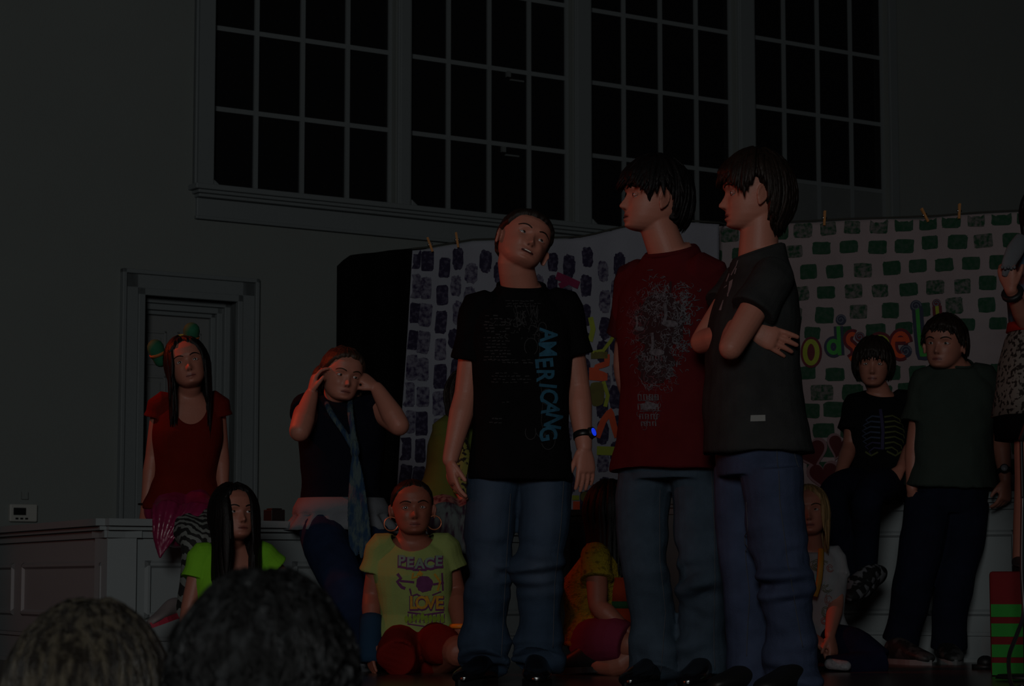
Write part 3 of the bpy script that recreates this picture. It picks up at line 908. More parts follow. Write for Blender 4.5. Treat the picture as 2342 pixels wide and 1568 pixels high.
k1 = B1.hit(940, 600)[0] - B1.hit(905, 600)[0]
LP = Lean(B1, k1, bot1(0), top1(0))
sh1, fn1, sf1 = sheet('painted_sheet', LP, u0, u1, top1, bot1, SHEETW, .016, 'white sheet painted with upright purple bricks hanging behind the boy in the black T-shirt')
rnd = random.Random(4)
D = Draw()
px_m = 12.1 / F                                     # metres per pixel at the sheet, about
cols = [951, 978, 1012, 1046, 1080, 1112, 1146, 1180, 1230, 1262, 1296, 1340, 1378, 1412, 1450, 1500, 1545]
for ci, cx in enumerate(cols):
    n = 11; off = (0, 4, 20, 0, 30, 8, 30, 10)[ci % 8]
    for k in range(n):
        y = 592 + off + k * 62 + rnd.uniform(-6, 6) * (ci > 2)
        xx = cx + rnd.uniform(-5, 5) - (y - 600) * .045 * max(0, 1 - ci / 6)
        if y > 1150 or (ci > 2 and rnd.random() < .06): continue
        t, z_ = B1.hit(xx, y); big = rnd.random()
        D.blob((t - k1 * (1 - min(1, max(0, (t - u0) / (u1 - u0)))) ** 2 * (z_ - bot1(0)) / (top1(0) - bot1(0)), z_), 14 * px_m * rnd.uniform(.85, 1.1) * 1.05, 26 * px_m * rnd.uniform(.85, 1.1), 0 if big < .6 else 1, 28, .05 if ci < 3 else .10, rnd.uniform(-.08, .08), 7 if ci < 3 else 3.2, rnd)
D.build('purple_bricks', [PURP, PURP2], sh1, fn1)
NEONY = mat('neon_yellow_paint', (.20, .24, .015), .7, .15, 20); NEONO = mat('neon_orange_paint', (.42, .05, .012), .7, .15, 20); NEONG = mat('neon_green_paint', (.02, .20, .025), .7, .15, 20)
OLIVE = mat('olive_paint', (.10, .09, .02), .8, .3, 20); MAGE = mat('magenta_paint', (.16, .012, .05), .8, .2, 20); NAVYP = mat('navy_outline_paint', (.025, .03, .055), .8, .2, 20); MAROP = mat('maroon_outline_paint', (.09, .012, .02), .8, .2, 20); GREYP = mat('pale_curl_paint', (.09, .10, .13), .8, .2, 20)
D = Draw(); q = lambda px, py: B1.hit(px, py)
D.stroke([q(*p) for p in ((1262, 630), (1290, 640), (1318, 652))], 18 * px_m, 3)
D.stroke([q(*p) for p in ((1270, 655), (1300, 640))], 14 * px_m, 3)
D.stroke([q(*p) for p in ((1346, 725), (1352, 752), (1346, 780))], 12 * px_m, 0)
D.stroke([q(*p) for p in ((1350, 806), (1375, 802), (1392, 780), (1404, 758))], 8 * px_m, 0)
D.stroke([q(*p) for p in ((1348, 812), (1385, 812))], 16 * px_m, 2)
D.stroke([q(*p) for p in ((1384, 810), (1384, 832), (1362, 838), (1358, 850), (1380, 858), (1380, 866), (1346, 862))], 13 * px_m, 1)
D.stroke([q(*p) for p in ((1352, 840), (1352, 868))], 16 * px_m, 1)
D.blob(q(1362, 900), 17 * px_m, 28 * px_m, 2, 16, .05, 0, 3); D.stroke([q(*p) for p in ((1376, 872), (1386, 905), (1380, 930))], 9 * px_m, 0)
D.stroke([q(*p) for p in ((1362, 1000), (1376, 962), (1392, 940), (1400, 975), (1408, 1000))], 15 * px_m, 1)
D.stroke([q(*p) for p in ((1362, 1030), (1412, 1032))], 20 * px_m, 0)
D.stroke([q(*p) for p in ((1306, 1138), (1322, 1138))], 11 * px_m, 0); D.stroke([q(*p) for p in ((1316, 1146), (1316, 1166))], 16 * px_m, 1); D.stroke([q(*p) for p in ((1340, 1150), (1350, 1166))], 12 * px_m, 1); D.blob(q(1336, 1136), 12 * px_m, 12 * px_m, 2)
def islands(D):
    par = list(range(len(D.v)))
    def find(a):
        while par[a] != a: par[a] = par[par[a]]; a = par[a]
        return a
    for f in D.f:
        for i in f[1:]: par[find(i)] = find(f[0])
    G_ = {}
    for f, m in zip(D.f, D.m): G_.setdefault(find(f[0]), []).append((f, m))
    return list(G_.values())
for isl in islands(D):
    E_ = Draw(); E_.v = D.v; E_.f = [f for f, m in isl]; E_.m = [m for f, m in isl]
    E_.build('painted_stroke', [NEONY, NEONO, OLIVE, MAGE], sh1, lambda u, v, mi: fn1(u, v, 3))

B2 = Plane(at(1625, 900, 12.5).x, 12.5, at(2342, 900, 11.9).x - at(1625, 900, 12.5).x, -.6)
v0 = B2.hit(1600, 700)[0]; v1 = B2.hit(2460, 700)[0]
pu = lambda px: (B2.hit(px, 700)[0] - v0) / (v1 - v0); z2f = lambda px, py: B2.hit(px, py)[1]
xs = (1600, 1700, 1805, 1890, 2000, 2117, 2199, 2342, 2460); ys = (520, 514, 511, 508, 501, 500, 492, 484, 478)
top2 = ip([pu(x) for x in xs], [z2f(x, y) for x, y in zip(xs, ys)]); bot2 = ip([0, 1], [z2f(1600, 1135), z2f(2460, 1120)])
sh2, fn2, sf2 = sheet('painted_sheet', B2, v0, v1, top2, bot2, SHEETG, .012, 'pinkish white sheet painted with green bricks and bright lettering hanging at the right')
p2 = 12.1 / F; D = Draw(); q = lambda px, py: B2.hit(px, py)
rows = [(1840, 527, 56, 38, -.02), (1880, 570, 62, 38, -.03), (1850, 622, 62, 38, -.04), (1890, 670, 62, 38, -.02), (1888, 718, 74, 42, -.02), (1860, 764, 70, 36, -.02), (1850, 855, 62, 38, 0), (1882, 898, 66, 38, 0), (1850, 940, 62, 38, 0), (1885, 985, 62, 40, 0), (1840, 1030, 62, 38, 0), (1870, 1075, 64, 38, 0)]
for ri, (xx, yy, stp, hh, sl) in enumerate(rows):
    x = xx - 5 * stp
    while x < 2440:
        y = yy + (x - xx) * (-.055 if ri < 6 else -.02) + rnd.uniform(-3, 3)
        if ri == 0: y = yy + (x - xx) * -.062
        a, b = q(x + rnd.uniform(-3, 3), y)
        dark = rnd.random() < (.6 if ri < 5 else .95)
        if y > float(np.interp(x, xs, ys)) + 7 and x > 1612:
            D.blob((a, b), 20.5 * p2 * rnd.uniform(.9, 1.08) * (1.25 if ri > 6 else 1) * 1.02, hh * .42 * p2 * rnd.uniform(.9, 1.08) * (1.1 if ri > 6 else 1), 0 if dark else 1, 28, .05, rnd.uniform(-.06, .06), 7, rnd)
        x += stp
D.build('green_bricks', [GRN, GRN2], sh2, fn2)
D = Draw()
def letter(strokes, ci, oi, wi, wo):
    for pts in strokes: D.stroke([q(*p) for p in pts], wo * p2, oi)
    for pts in strokes: D.stroke([q(*p) for p in pts], wi * p2, ci)
def arc(cx, cy, rx, ry, a0, a1, n=16): return [(cx + rx * math.cos(math.radians(a0 + (a1 - a0) * i / n)), cy - ry * math.sin(math.radians(a0 + (a1 - a0) * i / n))) for i in range(n + 1)]
LM = [NAVYP, MAROP, NAVYP, NAVYP, NEONY, NEONO, NEONG, GREYP]
def curl(cx, cy, r, ci):
    D.blob(q(cx, cy), r * 1.15 * p2, r * 1.15 * p2, ci)
    D.stroke([q(cx + rr * math.cos(a), cy - rr * math.sin(a)) for a, rr in [(i * .5, r * (1 - i / 24)) for i in range(20)]], 2.4 * p2, 7)
for chn, strokes, ci, oi, wi, wo, cu in (
        ('o', [arc(1857, 806, 14, 25, 0, 368, 24)], 4, 1, 11, 22, None),
        ('d', [arc(1907, 793, 11, 14, 0, 368, 20), [(1918, 746), (1919, 770), (1921, 812)]], 6, 0, 9, 22, (1924, 731, 11, 0)),
        ('s', [arc(1950, 776, 10, 12, 60, 250) + [(1955, 795), (1958, 812), (1944, 822)]], 5, 1, 10, 24, (1967, 770, 10, 1)),
        ('p', [[(1990, 835), (1992, 800), (1994, 775)], arc(2012, 785, 17, 15, 150, -60)], 4, 1, 10, 24, None),
        ('e', [[(2044, 776), (2078, 776)], arc(2060, 788, 18, 26, 10, 300)], 5, 1, 10, 24, (2072, 803, 13, 0)),
        ('l', [[(2099, 705), (2103, 760), (2109, 812), (2126, 810)]], 6, 0, 9, 26, (2096, 700, 12, 0)),
        ('l', [[(2144, 700), (2146, 725), (2150, 812), (2166, 810)]], 4, 1, 8, 22, (2143, 694, 9, 1))):
    D = Draw(); letter(strokes, ci, oi, wi, wo)
    if cu: curl(*cu)
    if chn == 'o': D.blob(q(1857, 806), 7 * p2, 14 * p2, 1)
    o = D.build('painted_letter', LM, sh2, lambda u, v, mi: fn2(u, v, 3 + .35 * mi)); o['label'] = {4: 'yellow', 5: 'orange', 6: 'green'}[ci] + ' painted letter ' + chn
HEART = mat('dark_red_heart_paint', (.055, .004, .006), .8, .2, 20); PINKP = mat('pale_pink_outline', (.15, .09, .10), .8)
for (cx, cy, r, ro) in ((1858, 1035, 36, .25), (1922, 1020, 30, -.35), (1885, 1085, 36, .1)):
    D = Draw()
    for k, mi in ((1.22, 0), (1.0, 1)):
        hp = []
        for i in range(40):
            a = 6.28318 * i / 40; hx = .058 * 16 * math.sin(a) ** 3; hy = .058 * (13 * math.cos(a) - 5 * math.cos(2 * a) - 2 * math.cos(3 * a) - math.cos(4 * a))
            hp.append((hx * r * k * p2, hy * r * k * p2))
        c_, s_ = math.cos(ro), math.sin(ro); C0 = q(cx, cy)
        base = len(D.v); D.v.append(C0)
        for (x, y) in hp: D.v.append((C0[0] + x * c_ - y * s_, C0[1] + x * s_ + y * c_))
        for i in range(40): D.f.append([base, base + 1 + i, base + 1 + (i + 1) % 40]); D.m.append(mi)
    o = D.build('painted_heart', [PINKP, HEART], sh2, lambda u, v, mi, kk=(cx % 7) * .3: fn2(u, v, 6 + mi + kk)); o['label'] = 'dark red painted heart with pale pink outline'

# clothes line and pegs
LINE = mat('dark_line', (.03, .03, .025), .8)
M = MB(); M.tube([sf1(i / 20, 1, .002) + V(0, 0, .009) for i in range(21)] + [sf2(pu(x), 1, .002) + V(0, 0, .009) for x in (1660, 1750, 1850, 1950, 2050, 2150, 2250, 2350, 2440)], [.005] * 30, 8)
tag(M.build('clothes_line', LINE), 'dark clothes line along the top edges of both painted sheets', 'line')
PEG = mat('peg_wood', (.42, .18, .05), .7, .2, 40); PEGM = mat('peg_spring', (.3, .3, .3), .3, metal=1)
def peg(p, tilt, label):
    r = empty('clothespin', p, label, 'clothespin', 'wooden clothespins on the painted sheets')
    Rm = Matrix.Rotation(tilt, 3, 'Y')
    for dy in (-1, 1):
        M = MB(); M.rings([[p + Rm @ V(x, dy * (.003 + yy) - .003, z_) for x in (-.0055, .0055)] + [p + Rm @ V(x, dy * (.0085 + yy) - .003, z_) for x in (.0055, -.0055)] for z_, yy in ((-.032, 0), (0, 0), (.02, .002), (.045, .006))]); M.build('prong', PEG, r, smooth=False)
    M = MB(); M.tube([p + Rm @ V(-.008, -.003, .008), p + Rm @ V(.008, -.003, .008)], [.006, .006], 8); M.build('spring', PEGM, r)
def on1(px): u = px2u(px); return sf1(u, 1, .012) + V(0, 0, .012)
def on2(px): return sf2(pu(px), 1, .012) + V(0, 0, .012)
peg(on1(952), -.35, 'wooden clothespin at the top left corner of the purple brick sheet')
peg(on1(1019), -.15, 'wooden clothespin on the purple brick sheet, second from its left corner')
peg(on2(1890), .05, 'wooden clothespin on the green brick sheet just right of the boys\' heads')
peg(on2(2120), -.45, 'tilted wooden clothespin in the middle of the green brick sheet\'s top edge')
peg(on2(2199), .05, 'upright wooden clothespin on the green brick sheet above the darkest brick, nearest the right edge')

# black box between the knee walls, small block on the ledge
a = at(1286, 1165, 11.0); b = at(1470, 1165, 11.0)
M = MB(); M.box(a.x, b.x, 11.0, 11.28, 0, a.z); M.box(a.x - .01, b.x + .01, 10.98, 11.3, a.z - .03, a.z)
M.box(a.x + .02, b.x - .02, 10.992, 11.0, .03, a.z - .06)
tag(M.build('black_box', BLACKP, smooth=False, bevel=.006), 'plain black box standing in the gap at the end of the white knee wall', 'box')
bz = KA.hit(655, 1195)[0]
M = MB(); M.box(bz - .055, bz + .01, .03, .10, HK, HK + .05, KA); M.box(bz - .047, bz + .002, .04, .09, HK + .05, HK + .056, KA)
tag(M.build('black_block', BLACKP, smooth=False, bevel=.003), 'small black block on the knee wall beside the girl in the white ruffled top', 'block')

# striped box on the right
sb = empty('striped_box', V(at(2305, 1500, 8.95).x, 9.1, 0), 'red box with green stripes standing on the stage at the right edge', 'box')
REDB = mat('red_box_paint', (.15, .004, .006), .85, spec=.1, var=0) if 0 else mat('red_box_paint', (.13, .003, .005), .85, .2, 6); GRNB = mat('green_stripe_paint', (.018, .20, .022), .85, .15, 6)
x0 = at(2266, 1500, 8.9).x; x1 = x0 + .42; zt = at(2300, 1306, 8.9).z
M = MB(); SBP = Plane(x0, 8.9, math.cos(.21), -math.sin(.21)); M.box(0, .42, 0, .45, .0, zt, SBP); M.build('box_body', REDB, sb, smooth=False, bevel=.012)
for (ya, yb_) in ((1381, 1410), (1425, 1455), (1473, 1502), (1515, 1543)):
    M = MB(); za, zb2 = at(2300, yb_, 8.9).z, at(2300, ya, 8.9).z
    M.box(.004, .423, -.004, .446, za, zb2, SBP); M.build('green_stripe', GRNB, sb, smooth=False)
# small black thing beside it
M = MB(); c = at(2254, 1514, 9.6); M.ell(c, (.034, .034, c.z)); M.tube([c + V(.0, 0, -.01), c + V(.03, 0.02, -.01)], [.02, .012], 12)
bb = MB(); M.box(c.x - .05, c.x + .05, c.y - .03, c.y + .03, 0.0, .02)
tag(M.build('black_ball', BLACKP), 'small dark round object on the floor against the red and green striped box', 'object')
# microphone stand with cable
ms = empty('microphone_stand', V(at(2338, 1400, 8.5).x, 8.5, 0), 'thin black microphone stand at the right edge in front of the striped box', 'microphone stand')
xm = at(2340, 1200, 8.5).x
M = MB(); M.tube([V(xm, 8.5, .02), V(xm, 8.5, .86)], [.009, .007], 10); M.build('pole', BLACKP, ms)
M = MB(); M.tube([V(xm, 8.5, 0.008), V(xm, 8.5, .022)], [.11, .10], 30, round_end=False); M.build('base', BLACKP, ms)
M = MB(); M.tube([V(xm, 8.5, .86), V(xm + .02, 8.48, .92)], [.012, .012], 10); M.build('clip', BLACKP, ms)
M = MB(); M.tube([at(2339, 1140, 8.47), at(2337, 1300, 8.47), at(2341, 1400, 8.46), at(2326, 1450, 8.4), at(2308, 1500, 8.3), at(2310, 1550, 8.1), at(2320, 1572, 7.95), V(at(2338, 1590, 7.8).x, 7.8, .012)], [.0075] * 8, 8, dens=5)
tag(M.build('microphone_cable', mat('black_rubber', (.02, .02, .022), .35, spec=.5)), 'black cable hanging in a loop in front of the red and green box', 'cable')
# ------------------------------------------------------------------ people at the front of the stage
def J_(**k): return {n: at(*v) for n, v in k.items()}
XZ = lambda x, y, z: Vector((x, y, z)).normalized()
WATCHB = mat('watch_strap', (.006, .006, .006), .4)
WATCHG = mat('watch_lit_face', (.01, .02, .2), .3, emit=((.01, .05, 1.0), .55))


def watch(root, wr, el, face_dir, lit=False, r=.033):
    d = unit(wr - el); c = wr - d * .03
    f = unit(face_dir - d * Vector(face_dir).dot(d)); s_ = d.cross(f)
    M = MB(); M.rings([[c + d * dd + (f * math.cos(a) + s_ * math.sin(a)) * rr for a in [6.28318 * i / 24 for i in range(24)]] for dd, rr in ((-.011, r * .98), (-.009, r * 1.05), (.009, r * 1.05), (.011, r * .98))])
    w_ = M.build('wristwatch', WATCHB, root)
    M = MB(); M.tube([c + f * (r * .9), c + f * (r + .010)], [.021, .019], 20, round_end=False); M.build('watch_case', BLACKP, w_)
    M = MB(); M.tube([c + f * (r + .0095), c + f * (r + .0112)], [.0145, .0145], 20, round_end=False); M.build('watch_face', WATCHG if lit else mat('watch_dial', (.2, .2, .22), .3), w_)


# --- boy in the black T-shirt
Y0 = 8.24
J = J_(hA=(1132, 1065, Y0), hB=(1248, 1062, Y0), sA=(1096, 706, Y0), sB=(1288, 700, Y0 + .02), eA=(1066, 900, Y0 + .01), wA=(1030, 1050, Y0 - .05), eB=(1322, 885, Y0 + .04), wB=(1336, 1022, Y0 - .04))
TB = mat('black_tshirt_cotton', (.0055, .0055, .006), .92, .2, 12, .3, 260, spec=.03)
GREYPR = mat('faded_grey_print', (.022, .022, .023), .9); BLUEPR = mat('blue_print', (.018, .090, .15), .85, .3, 60)
hd = dict(A=dict(d=XZ(.16, -.10, -1), n=XZ(.9, .25, 0), t=XZ(.25, -1, 0), curl=.34, s=.93, spread=.03, thumb=.25), B=dict(d=XZ(.06, -.16, -1), n=XZ(-.45, .8, 0), t=XZ(-1, -.45, 0), curl=.26, s=.95, spread=.045, thumb=.28))
root, B, T, R, body = make_person('person in a black T-shirt with blue lettering, head tilted, standing at centre stage', J,
    (at(1197, 557, Y0 - .03), 17, 22, 25, 1.0), BOY, .98, 1.08, 0, SKIN_FAIR, 1.06, .0035, hd, base=V(at(1190, 1500, Y0).x, Y0, 0), wide=1.13, mouth=.0022, chub=.005, neck=1.16, brow=HAIR_DARK, gaze=(12, 10))
M = MB()
hair_cap(M, T, .013, ([0, 30, 52, 70, 84, 95, 112, 130, 180], [.062, .060, .046, .014, .012, -.01, -.045, -.062, -.066]), 5, .0015, 1.13, .003)
M.build('hair', HAIR_DARK, root, voxel=.004, iters=1)
M = MB(); M.tube([T(V(x, -.0890 + 6 * x * x * 2, -.0738)) for x in np.linspace(-.013, .010, 7)], [(.0016, .0024)] * 7, 8, ref=V(0, 1, 0)); M.build('teeth', TEETH, root)
M = MB(); M.tube([T(V(x, -.0868 + 7 * x * x, -.0752)) for x in np.linspace(-.021, .019, 9)], [(.003, .0032)] * 9, 8, ref=V(0, 1, 0)); M.build('open_mouth', LIPDARK, root)
nb = T(V(0, .018, -.12))
g = garment('t_shirt', root, B, TB, lo=-.10, hi=1.14, grow=.016, sleeve=.62, srad=.068, flare=.012, disp=.0036, seed=3)
M = MB(); cp = B.ring(1.135, .084, .076, 28)
M.tube([p for p in cp] + [cp[0]], [(.009, .005)] * 29, 8, ref=B.up); M.build('collar', TB, g)
Nn = V(.02, -1, -.10).normalized(); Vv = unit(B.up - Nn * B.up.dot(Nn)); U = Vv.cross(-Nn).normalized() * -1
U = unit(V(1, 0, 0) - Nn * Nn.x - Vv * Vv.x)
s_ = Y0 / F
O = at(1190, 850, Y0)
fn = on_cloth(g, O, U, Vv, Nn)
D = Draw(); pp = lambda px, py: ((px - 1190) * s_, (850 - py) * s_)
for (ch, px, py, sz, ro) in (('A', 1250, 765, 56, -.0), ('M', 1248, 797, 46, .06), ('E', 1240, 828, 40, .1), ('R', 1243, 856, 40, .0), ('I', 1249, 880, 44, -.1), ('C', 1252, 903, 46, -.1), ('A', 1256, 930, 48, -.2), ('N', 1262, 959, 46, -.2), ('G', 1250, 988, 46, .15)):
    D.text(ch, 56 * s_, pp(px, py), 1, -math.pi / 2 + ro, .82, .0022)
for (cx, cy, r, a0, a1) in ((1238, 748, 9, 0, 360), (1212, 792, 15, -60, 230), (1250, 905, 14, 60, 300), (1212, 985, 12, 150, 370), (1236, 978, 13, 170, 330), (1252, 1002, 16, 200, 420), (1232, 770, 12, 60, 200)):
    D.stroke([pp(cx + r * math.cos(math.radians(a)), cy - r * 1.3 * math.sin(math.radians(a))) for a in np.linspace(a0, a1, 18)], 1.6 * s_, 0)
D.stroke([pp(1262, 755), pp(1232, 790), pp(1229, 850), pp(1240, 910), pp(1236, 960), pp(1246, 1000)], 1.3 * s_, 0)
rn = random.Random(8)
for (x0, x1, y0_, y1_, dy) in ((1152, 1232, 688, 706, 6), (1104, 1162, 722, 830, 7.2), (1112, 1215, 822, 832, 6), (1120, 1208, 852, 876, 7), (1140, 1168, 918, 921, 4), (1118, 1150, 955, 970, 9)):
    y = y0_
    while y < y1_:
        x = x0 + rn.uniform(0, 8)
        while x < x1 - 4:
            l = rn.uniform(3, 11); hh = rn.uniform(1, 3.0)
            if rn.random() < .75: D.stroke([pp(x, y + rn.uniform(-1, 1)), pp(x + l, y + rn.uniform(-1, 1))], hh * s_, 0)
            x += l + rn.uniform(1.5, 4)
        y += dy
for i in range(46):
    x, y = rn.gauss(1195, 24), rn.gauss(738, 22); a = rn.uniform(0, 6.3); l = rn.uniform(3, 12)
    D.stroke([pp(x, y), pp(x + l * math.cos(a), y + l * math.sin(a)), pp(x + l * 1.5 * math.cos(a + .6), y + l * 1.5 * math.sin(a + .6))], rn.uniform(.8, 2.2) * s_, 0)
for i in range(16):
    x = rn.uniform(1175, 1235); D.stroke([pp(x, rn.uniform(690, 720)), pp(x + rn.uniform(-6, 10), rn.uniform(720, 745))], 1.2 * s_, 0)
o = D.build('print', [GREYPR, BLUEPR], g, fn); o['label'] = 'blue vertical lettering beside faint grey script'
Yl = Y0
legs = [([at(1136, 1070, Yl), at(1122, 1180, Yl - .01), at(1116, 1290, Yl - .03), at(1112, 1400, Yl), at(1108, 1490, Yl), at(1104, 1519, Yl - .02)], [.098, .091, .077, .077, .084, .092]),
        ([at(1244, 1070, Yl), at(1246, 1180, Yl - .01), at(1238, 1290, Yl - .03), at(1236, 1400, Yl), at(1232, 1490, Yl), at(1228, 1517, Yl - .02)], [.098, .093, .079, .078, .082, .090])]
fd = [np.array(at(1120, 1150, Yl - .1)), np.array(at(1245, 1150, Yl - .1)), np.array(at(1118, 1300, Yl - .1)), np.array(at(1240, 1310, Yl - .1))]
def tj(co):
    o_ = np.zeros((len(co), 4)); o_[:, :3] = (.075, .10, .145)
    a = sum(k * np.exp(-(((co[:, 0] - f[0]) / .055) ** 2 + ((co[:, 2] - f[2]) / h) ** 2)) * (co[:, 1] < Yl) for f, k, h in ((fd[0], .45, .15), (fd[1], .4, .15), (fd[2], .35, .06), (fd[3], .6, .07)))
    o_[:, 3] = np.clip(a, 0, .8); return o_
j = trousers('jeans', root, B, DENIM, legs, seed=4, tint=tj, disp=.0075, lo=-.07, knees=[(*at(1116, 1300, Yl - .06), .10, 2.2), (*at(1238, 1305, Yl - .06), .10, 2.5), (*at(1112, 1500, Yl), .10, 2.4), (*at(1228, 1500, Yl), .10, 2.4)])
seam(root, j, [at(1168, 1130, Yl), at(1160, 1260, Yl), at(1152, 1400, Yl), at(1147, 1500, Yl)], N=V(0, -1, 0))
seam(root, j, [at(1184, 1035, Yl - .1), at(1182, 1070, Yl - .1), at(1168, 1100, Yl - .1)], N=V(0, -1, 0))
seam(root, j, [at(1290, 1080, Yl), at(1282, 1200, Yl), at(1268, 1330, Yl), at(1264, 1480, Yl)], N=V(0, -1, 0))
M = MB(); M.box(*(lambda a: (a.x - .010, a.x + .010, a.y - .02, a.y + .02, a.z - .05, a.z + .03))(at(1178, 1050, Yl - .13))); 
shoe(root, V(at(1108, 1540, Yl).x + .035, Yl + .06, 0), V(at(1090, 1550, Yl).x - .10, Yl - .30, 0), SHINY, .29, .105, .10)
shoe(root, V(at(1226, 1540, Yl).x, Yl + .06, 0), V(at(1222, 1550, Yl).x + .01, Yl - .30, 0), SHINY, .29, .105, .10)
watch(root, J['wB'] + V(0, 0, .012), J['eB'], V(1, -.75, 0), True, .034)

# --- boy in the maroon skull T-shirt, in profile
Y1 = 8.0
J = dict(sA=at(1452, 640, Y1 + .10), sB=at(1618, 625, Y1 - .08), hA=at(1478, 1070, Y1 + .05), hB=at(1590, 1065, Y1 - .06), eA=at(1428, 835, Y1 + .20), wA=at(1455, 960, Y1 + .30),
         eB=at(1660, 860, Y1 + .06), wB=at(1612, 925, Y1 - .12))
TM = mat('maroon_tshirt_cotton', (.075, .0085, .010), .92, .2, 10, .3, 260, spec=.03)
PRL = mat('pale_print', (.095, .10, .115), .9, .6, 90); PRD = mat('black_print', (.016, .006, .008), .9); PRM = mat('dim_pink_print', (.11, .04, .05), .9, .4, 60)
hd = dict(A=dict(d=XZ(.3, .2, -1), n=XZ(.5, 1, 0), t=XZ(-1, .5, 0), curl=.4), B=dict(d=XZ(.1, -.3, -1), n=XZ(0, 1, .2), t=XZ(-1, 0, 0), curl=.7))
root, B, T, R, body = make_person('person in a maroon T-shirt with a pale skull print, standing in profile', J,
    (at(1494, 456, Y1), -76, 4, 2, 1.09), BOY, 1.02, 1.02, 0, SKIN_FAIR, 1.0, .0035, hd, base=V(at(1530, 1500, Y1).x, Y1, 0), neck=1.05, brow=HAIR_BLACK)
M = MB()
hair_cap(M, T, .024, ([0, 25, 50, 68, 80, 92, 108, 125, 180], [.022, .020, .008, -.025, .030, .030, -.005, -.072, -.082]), 11, .003, 1.0, .010)
locks(M, T, 260, ([0, 30, 55, 72, 84, 96, 110, 130, 180], [82, 80, 82, 94, 74, 73, 98, 126, 132]), .026, 12, rad=.010, flip=.35, wav=.07)
M.build('hair', HAIR_BLACK, root)
g = garment('t_shirt', root, B, TM, lo=-.02, hi=1.14, grow=.020, sleeve=(.66, .8), srad=.070, flare=.03, disp=.0045, seed=6)
M = MB(); cp = B.ring(1.135, .084, .076, 28); M.tube(cp + [cp[0]], [(.009, .005)] * 29, 8, ref=B.up); M.build('collar', TM, g)
Nn = V(-.12, -1, -.08).normalized(); U = unit(V(1, 0, 0) - Nn * Nn.x); Vv = unit(U.cross(Nn)) * -1
if Vv.z < 0: Vv = -Vv
s_ = Y1 / F; O = at(1520, 800, Y1); fn = on_cloth(g, O, U, Vv, Nn)
D = Draw(); pp = lambda px, py: ((px - 1520) * s_, (800 - py) * s_); rn = random.Random(21)
D.blob(pp(1512, 740), 62 * s_, 66 * s_, 1, 26, .12, 0, 2.2, rn); D.blob(pp(1505, 830), 42 * s_, 46 * s_, 1, 26, .14, 0, 2.2, rn)
def scrib(cx, cy, sx, sy, n, w0, mi, ln=9):
    for i in range(n):
        x, y = rn.gauss(cx, sx), rn.gauss(cy, sy); a = rn.uniform(0, 6.3); P = [(x, y)]; tw = rn.uniform(-.8, .8)
        for k in range(5): a += tw; x += ln * .45 * math.cos(a); y += ln * .45 * math.sin(a); P.append((x, y))
        D.stroke([pp(*p) for p in P], (w0 * rn.uniform(.6, 1.3) * s_, .5 * s_), mi)
scrib(1508, 672, 22, 18, 110, 2.0, 0, 6); scrib(1570, 715, 15, 22, 130, 2.4, 0, 6); scrib(1568, 668, 9, 12, 26, 2.0, 0, 6); scrib(1455, 730, 13, 26, 90, 1.5, 2, 6); scrib(1500, 712, 22, 20, 90, 1.7, 0, 6)
scrib(1548, 780, 20, 20, 110, 2.0, 0, 6); scrib(1475, 800, 14, 22, 60, 1.4, 0, 6); scrib(1512, 838, 24, 10, 90, 1.9, 0, 5); scrib(1535, 860, 10, 14, 30, 1.6, 0, 6); scrib(1500, 880, 22, 14, 26, 1.2, 2)
for (cx, cy, k, ro) in ((1537, 735, 1.0, -.1), (1507, 800, .95, -.05), (1466, 748, .62, 0)):       # guitar-shaped eye sockets
    D.blob(pp(cx, cy - 18 * k), 13 * k * s_, 30 * k * s_, 1, 20, 0, ro); D.stroke([pp(cx - 12 * k, cy - 40 * k), pp(cx - 9 * k, cy - 12 * k), pp(cx - 13 * k, cy + 2 * k)], 7 * k * s_, 0)
    D.blob(pp(cx, cy + 7 * k), 19 * k * s_, 8 * k * s_, 0, 18, .05, ro); D.stroke([pp(cx + 17 * k, cy + 2 * k), pp(cx + 19 * k, cy - 16 * k), pp(cx + 10 * k, cy - 34 * k), pp(cx + 11 * k, cy - 44 * k)], 1.8 * k * s_, 0)
    D.blob(pp(cx + 14 * k, cy + 5 * k), 3.5 * k * s_, 3 * k * s_, 1, 8)
    D.stroke([pp(cx, cy - 90 * k), pp(cx, cy - 20 * k)], 5 * k * s_, 1)
for (yy, x0, n, h) in ((820, 1478, 8, 11), (908, 1464, 8, 13), (930, 1464, 8, 14), (952, 1468, 7, 12), (968, 1472, 6, 10)):  # the teeth, like rows of blackletter
    for i in range(n):
        x = x0 + i * 6.6
        D.stroke([pp(x, yy - h / 2), pp(x + 1, yy + h / 2)], 2.6 * s_, 0 if yy > 900 or i % 2 else 2)
        if i % 2 == 0: D.stroke([pp(x, yy - h / 2), pp(x + 5, yy - h / 2 + 1.5)], 1.6 * s_, 0)
D.stroke([pp(1464, 916), pp(1512, 914)], 1.4 * s_, 0); D.stroke([pp(1468, 940), pp(1514, 938)], 1.4 * s_, 0)
D.text('bama', 17 * s_, pp(1489, 930), 0, 0, 1, .0004); D.text('skin', 15 * s_, pp(1496, 908), 0, 0, 1, .0003)
scrib(1492, 880, 10, 10, 12, 2.0, 0); scrib(1490, 940, 16, 22, 20, 1.2, 0); D.blob(pp(1490, 928), 22 * s_, 10 * s_, 0, 20, .25, 0, 2, rn)
o = D.build('print', [PRL, PRD, PRM], g, lambda u, v, mi: fn(u, v, (3, 0, 2)[mi])); o['label'] = 'pale grey skull print'
Yl = Y1
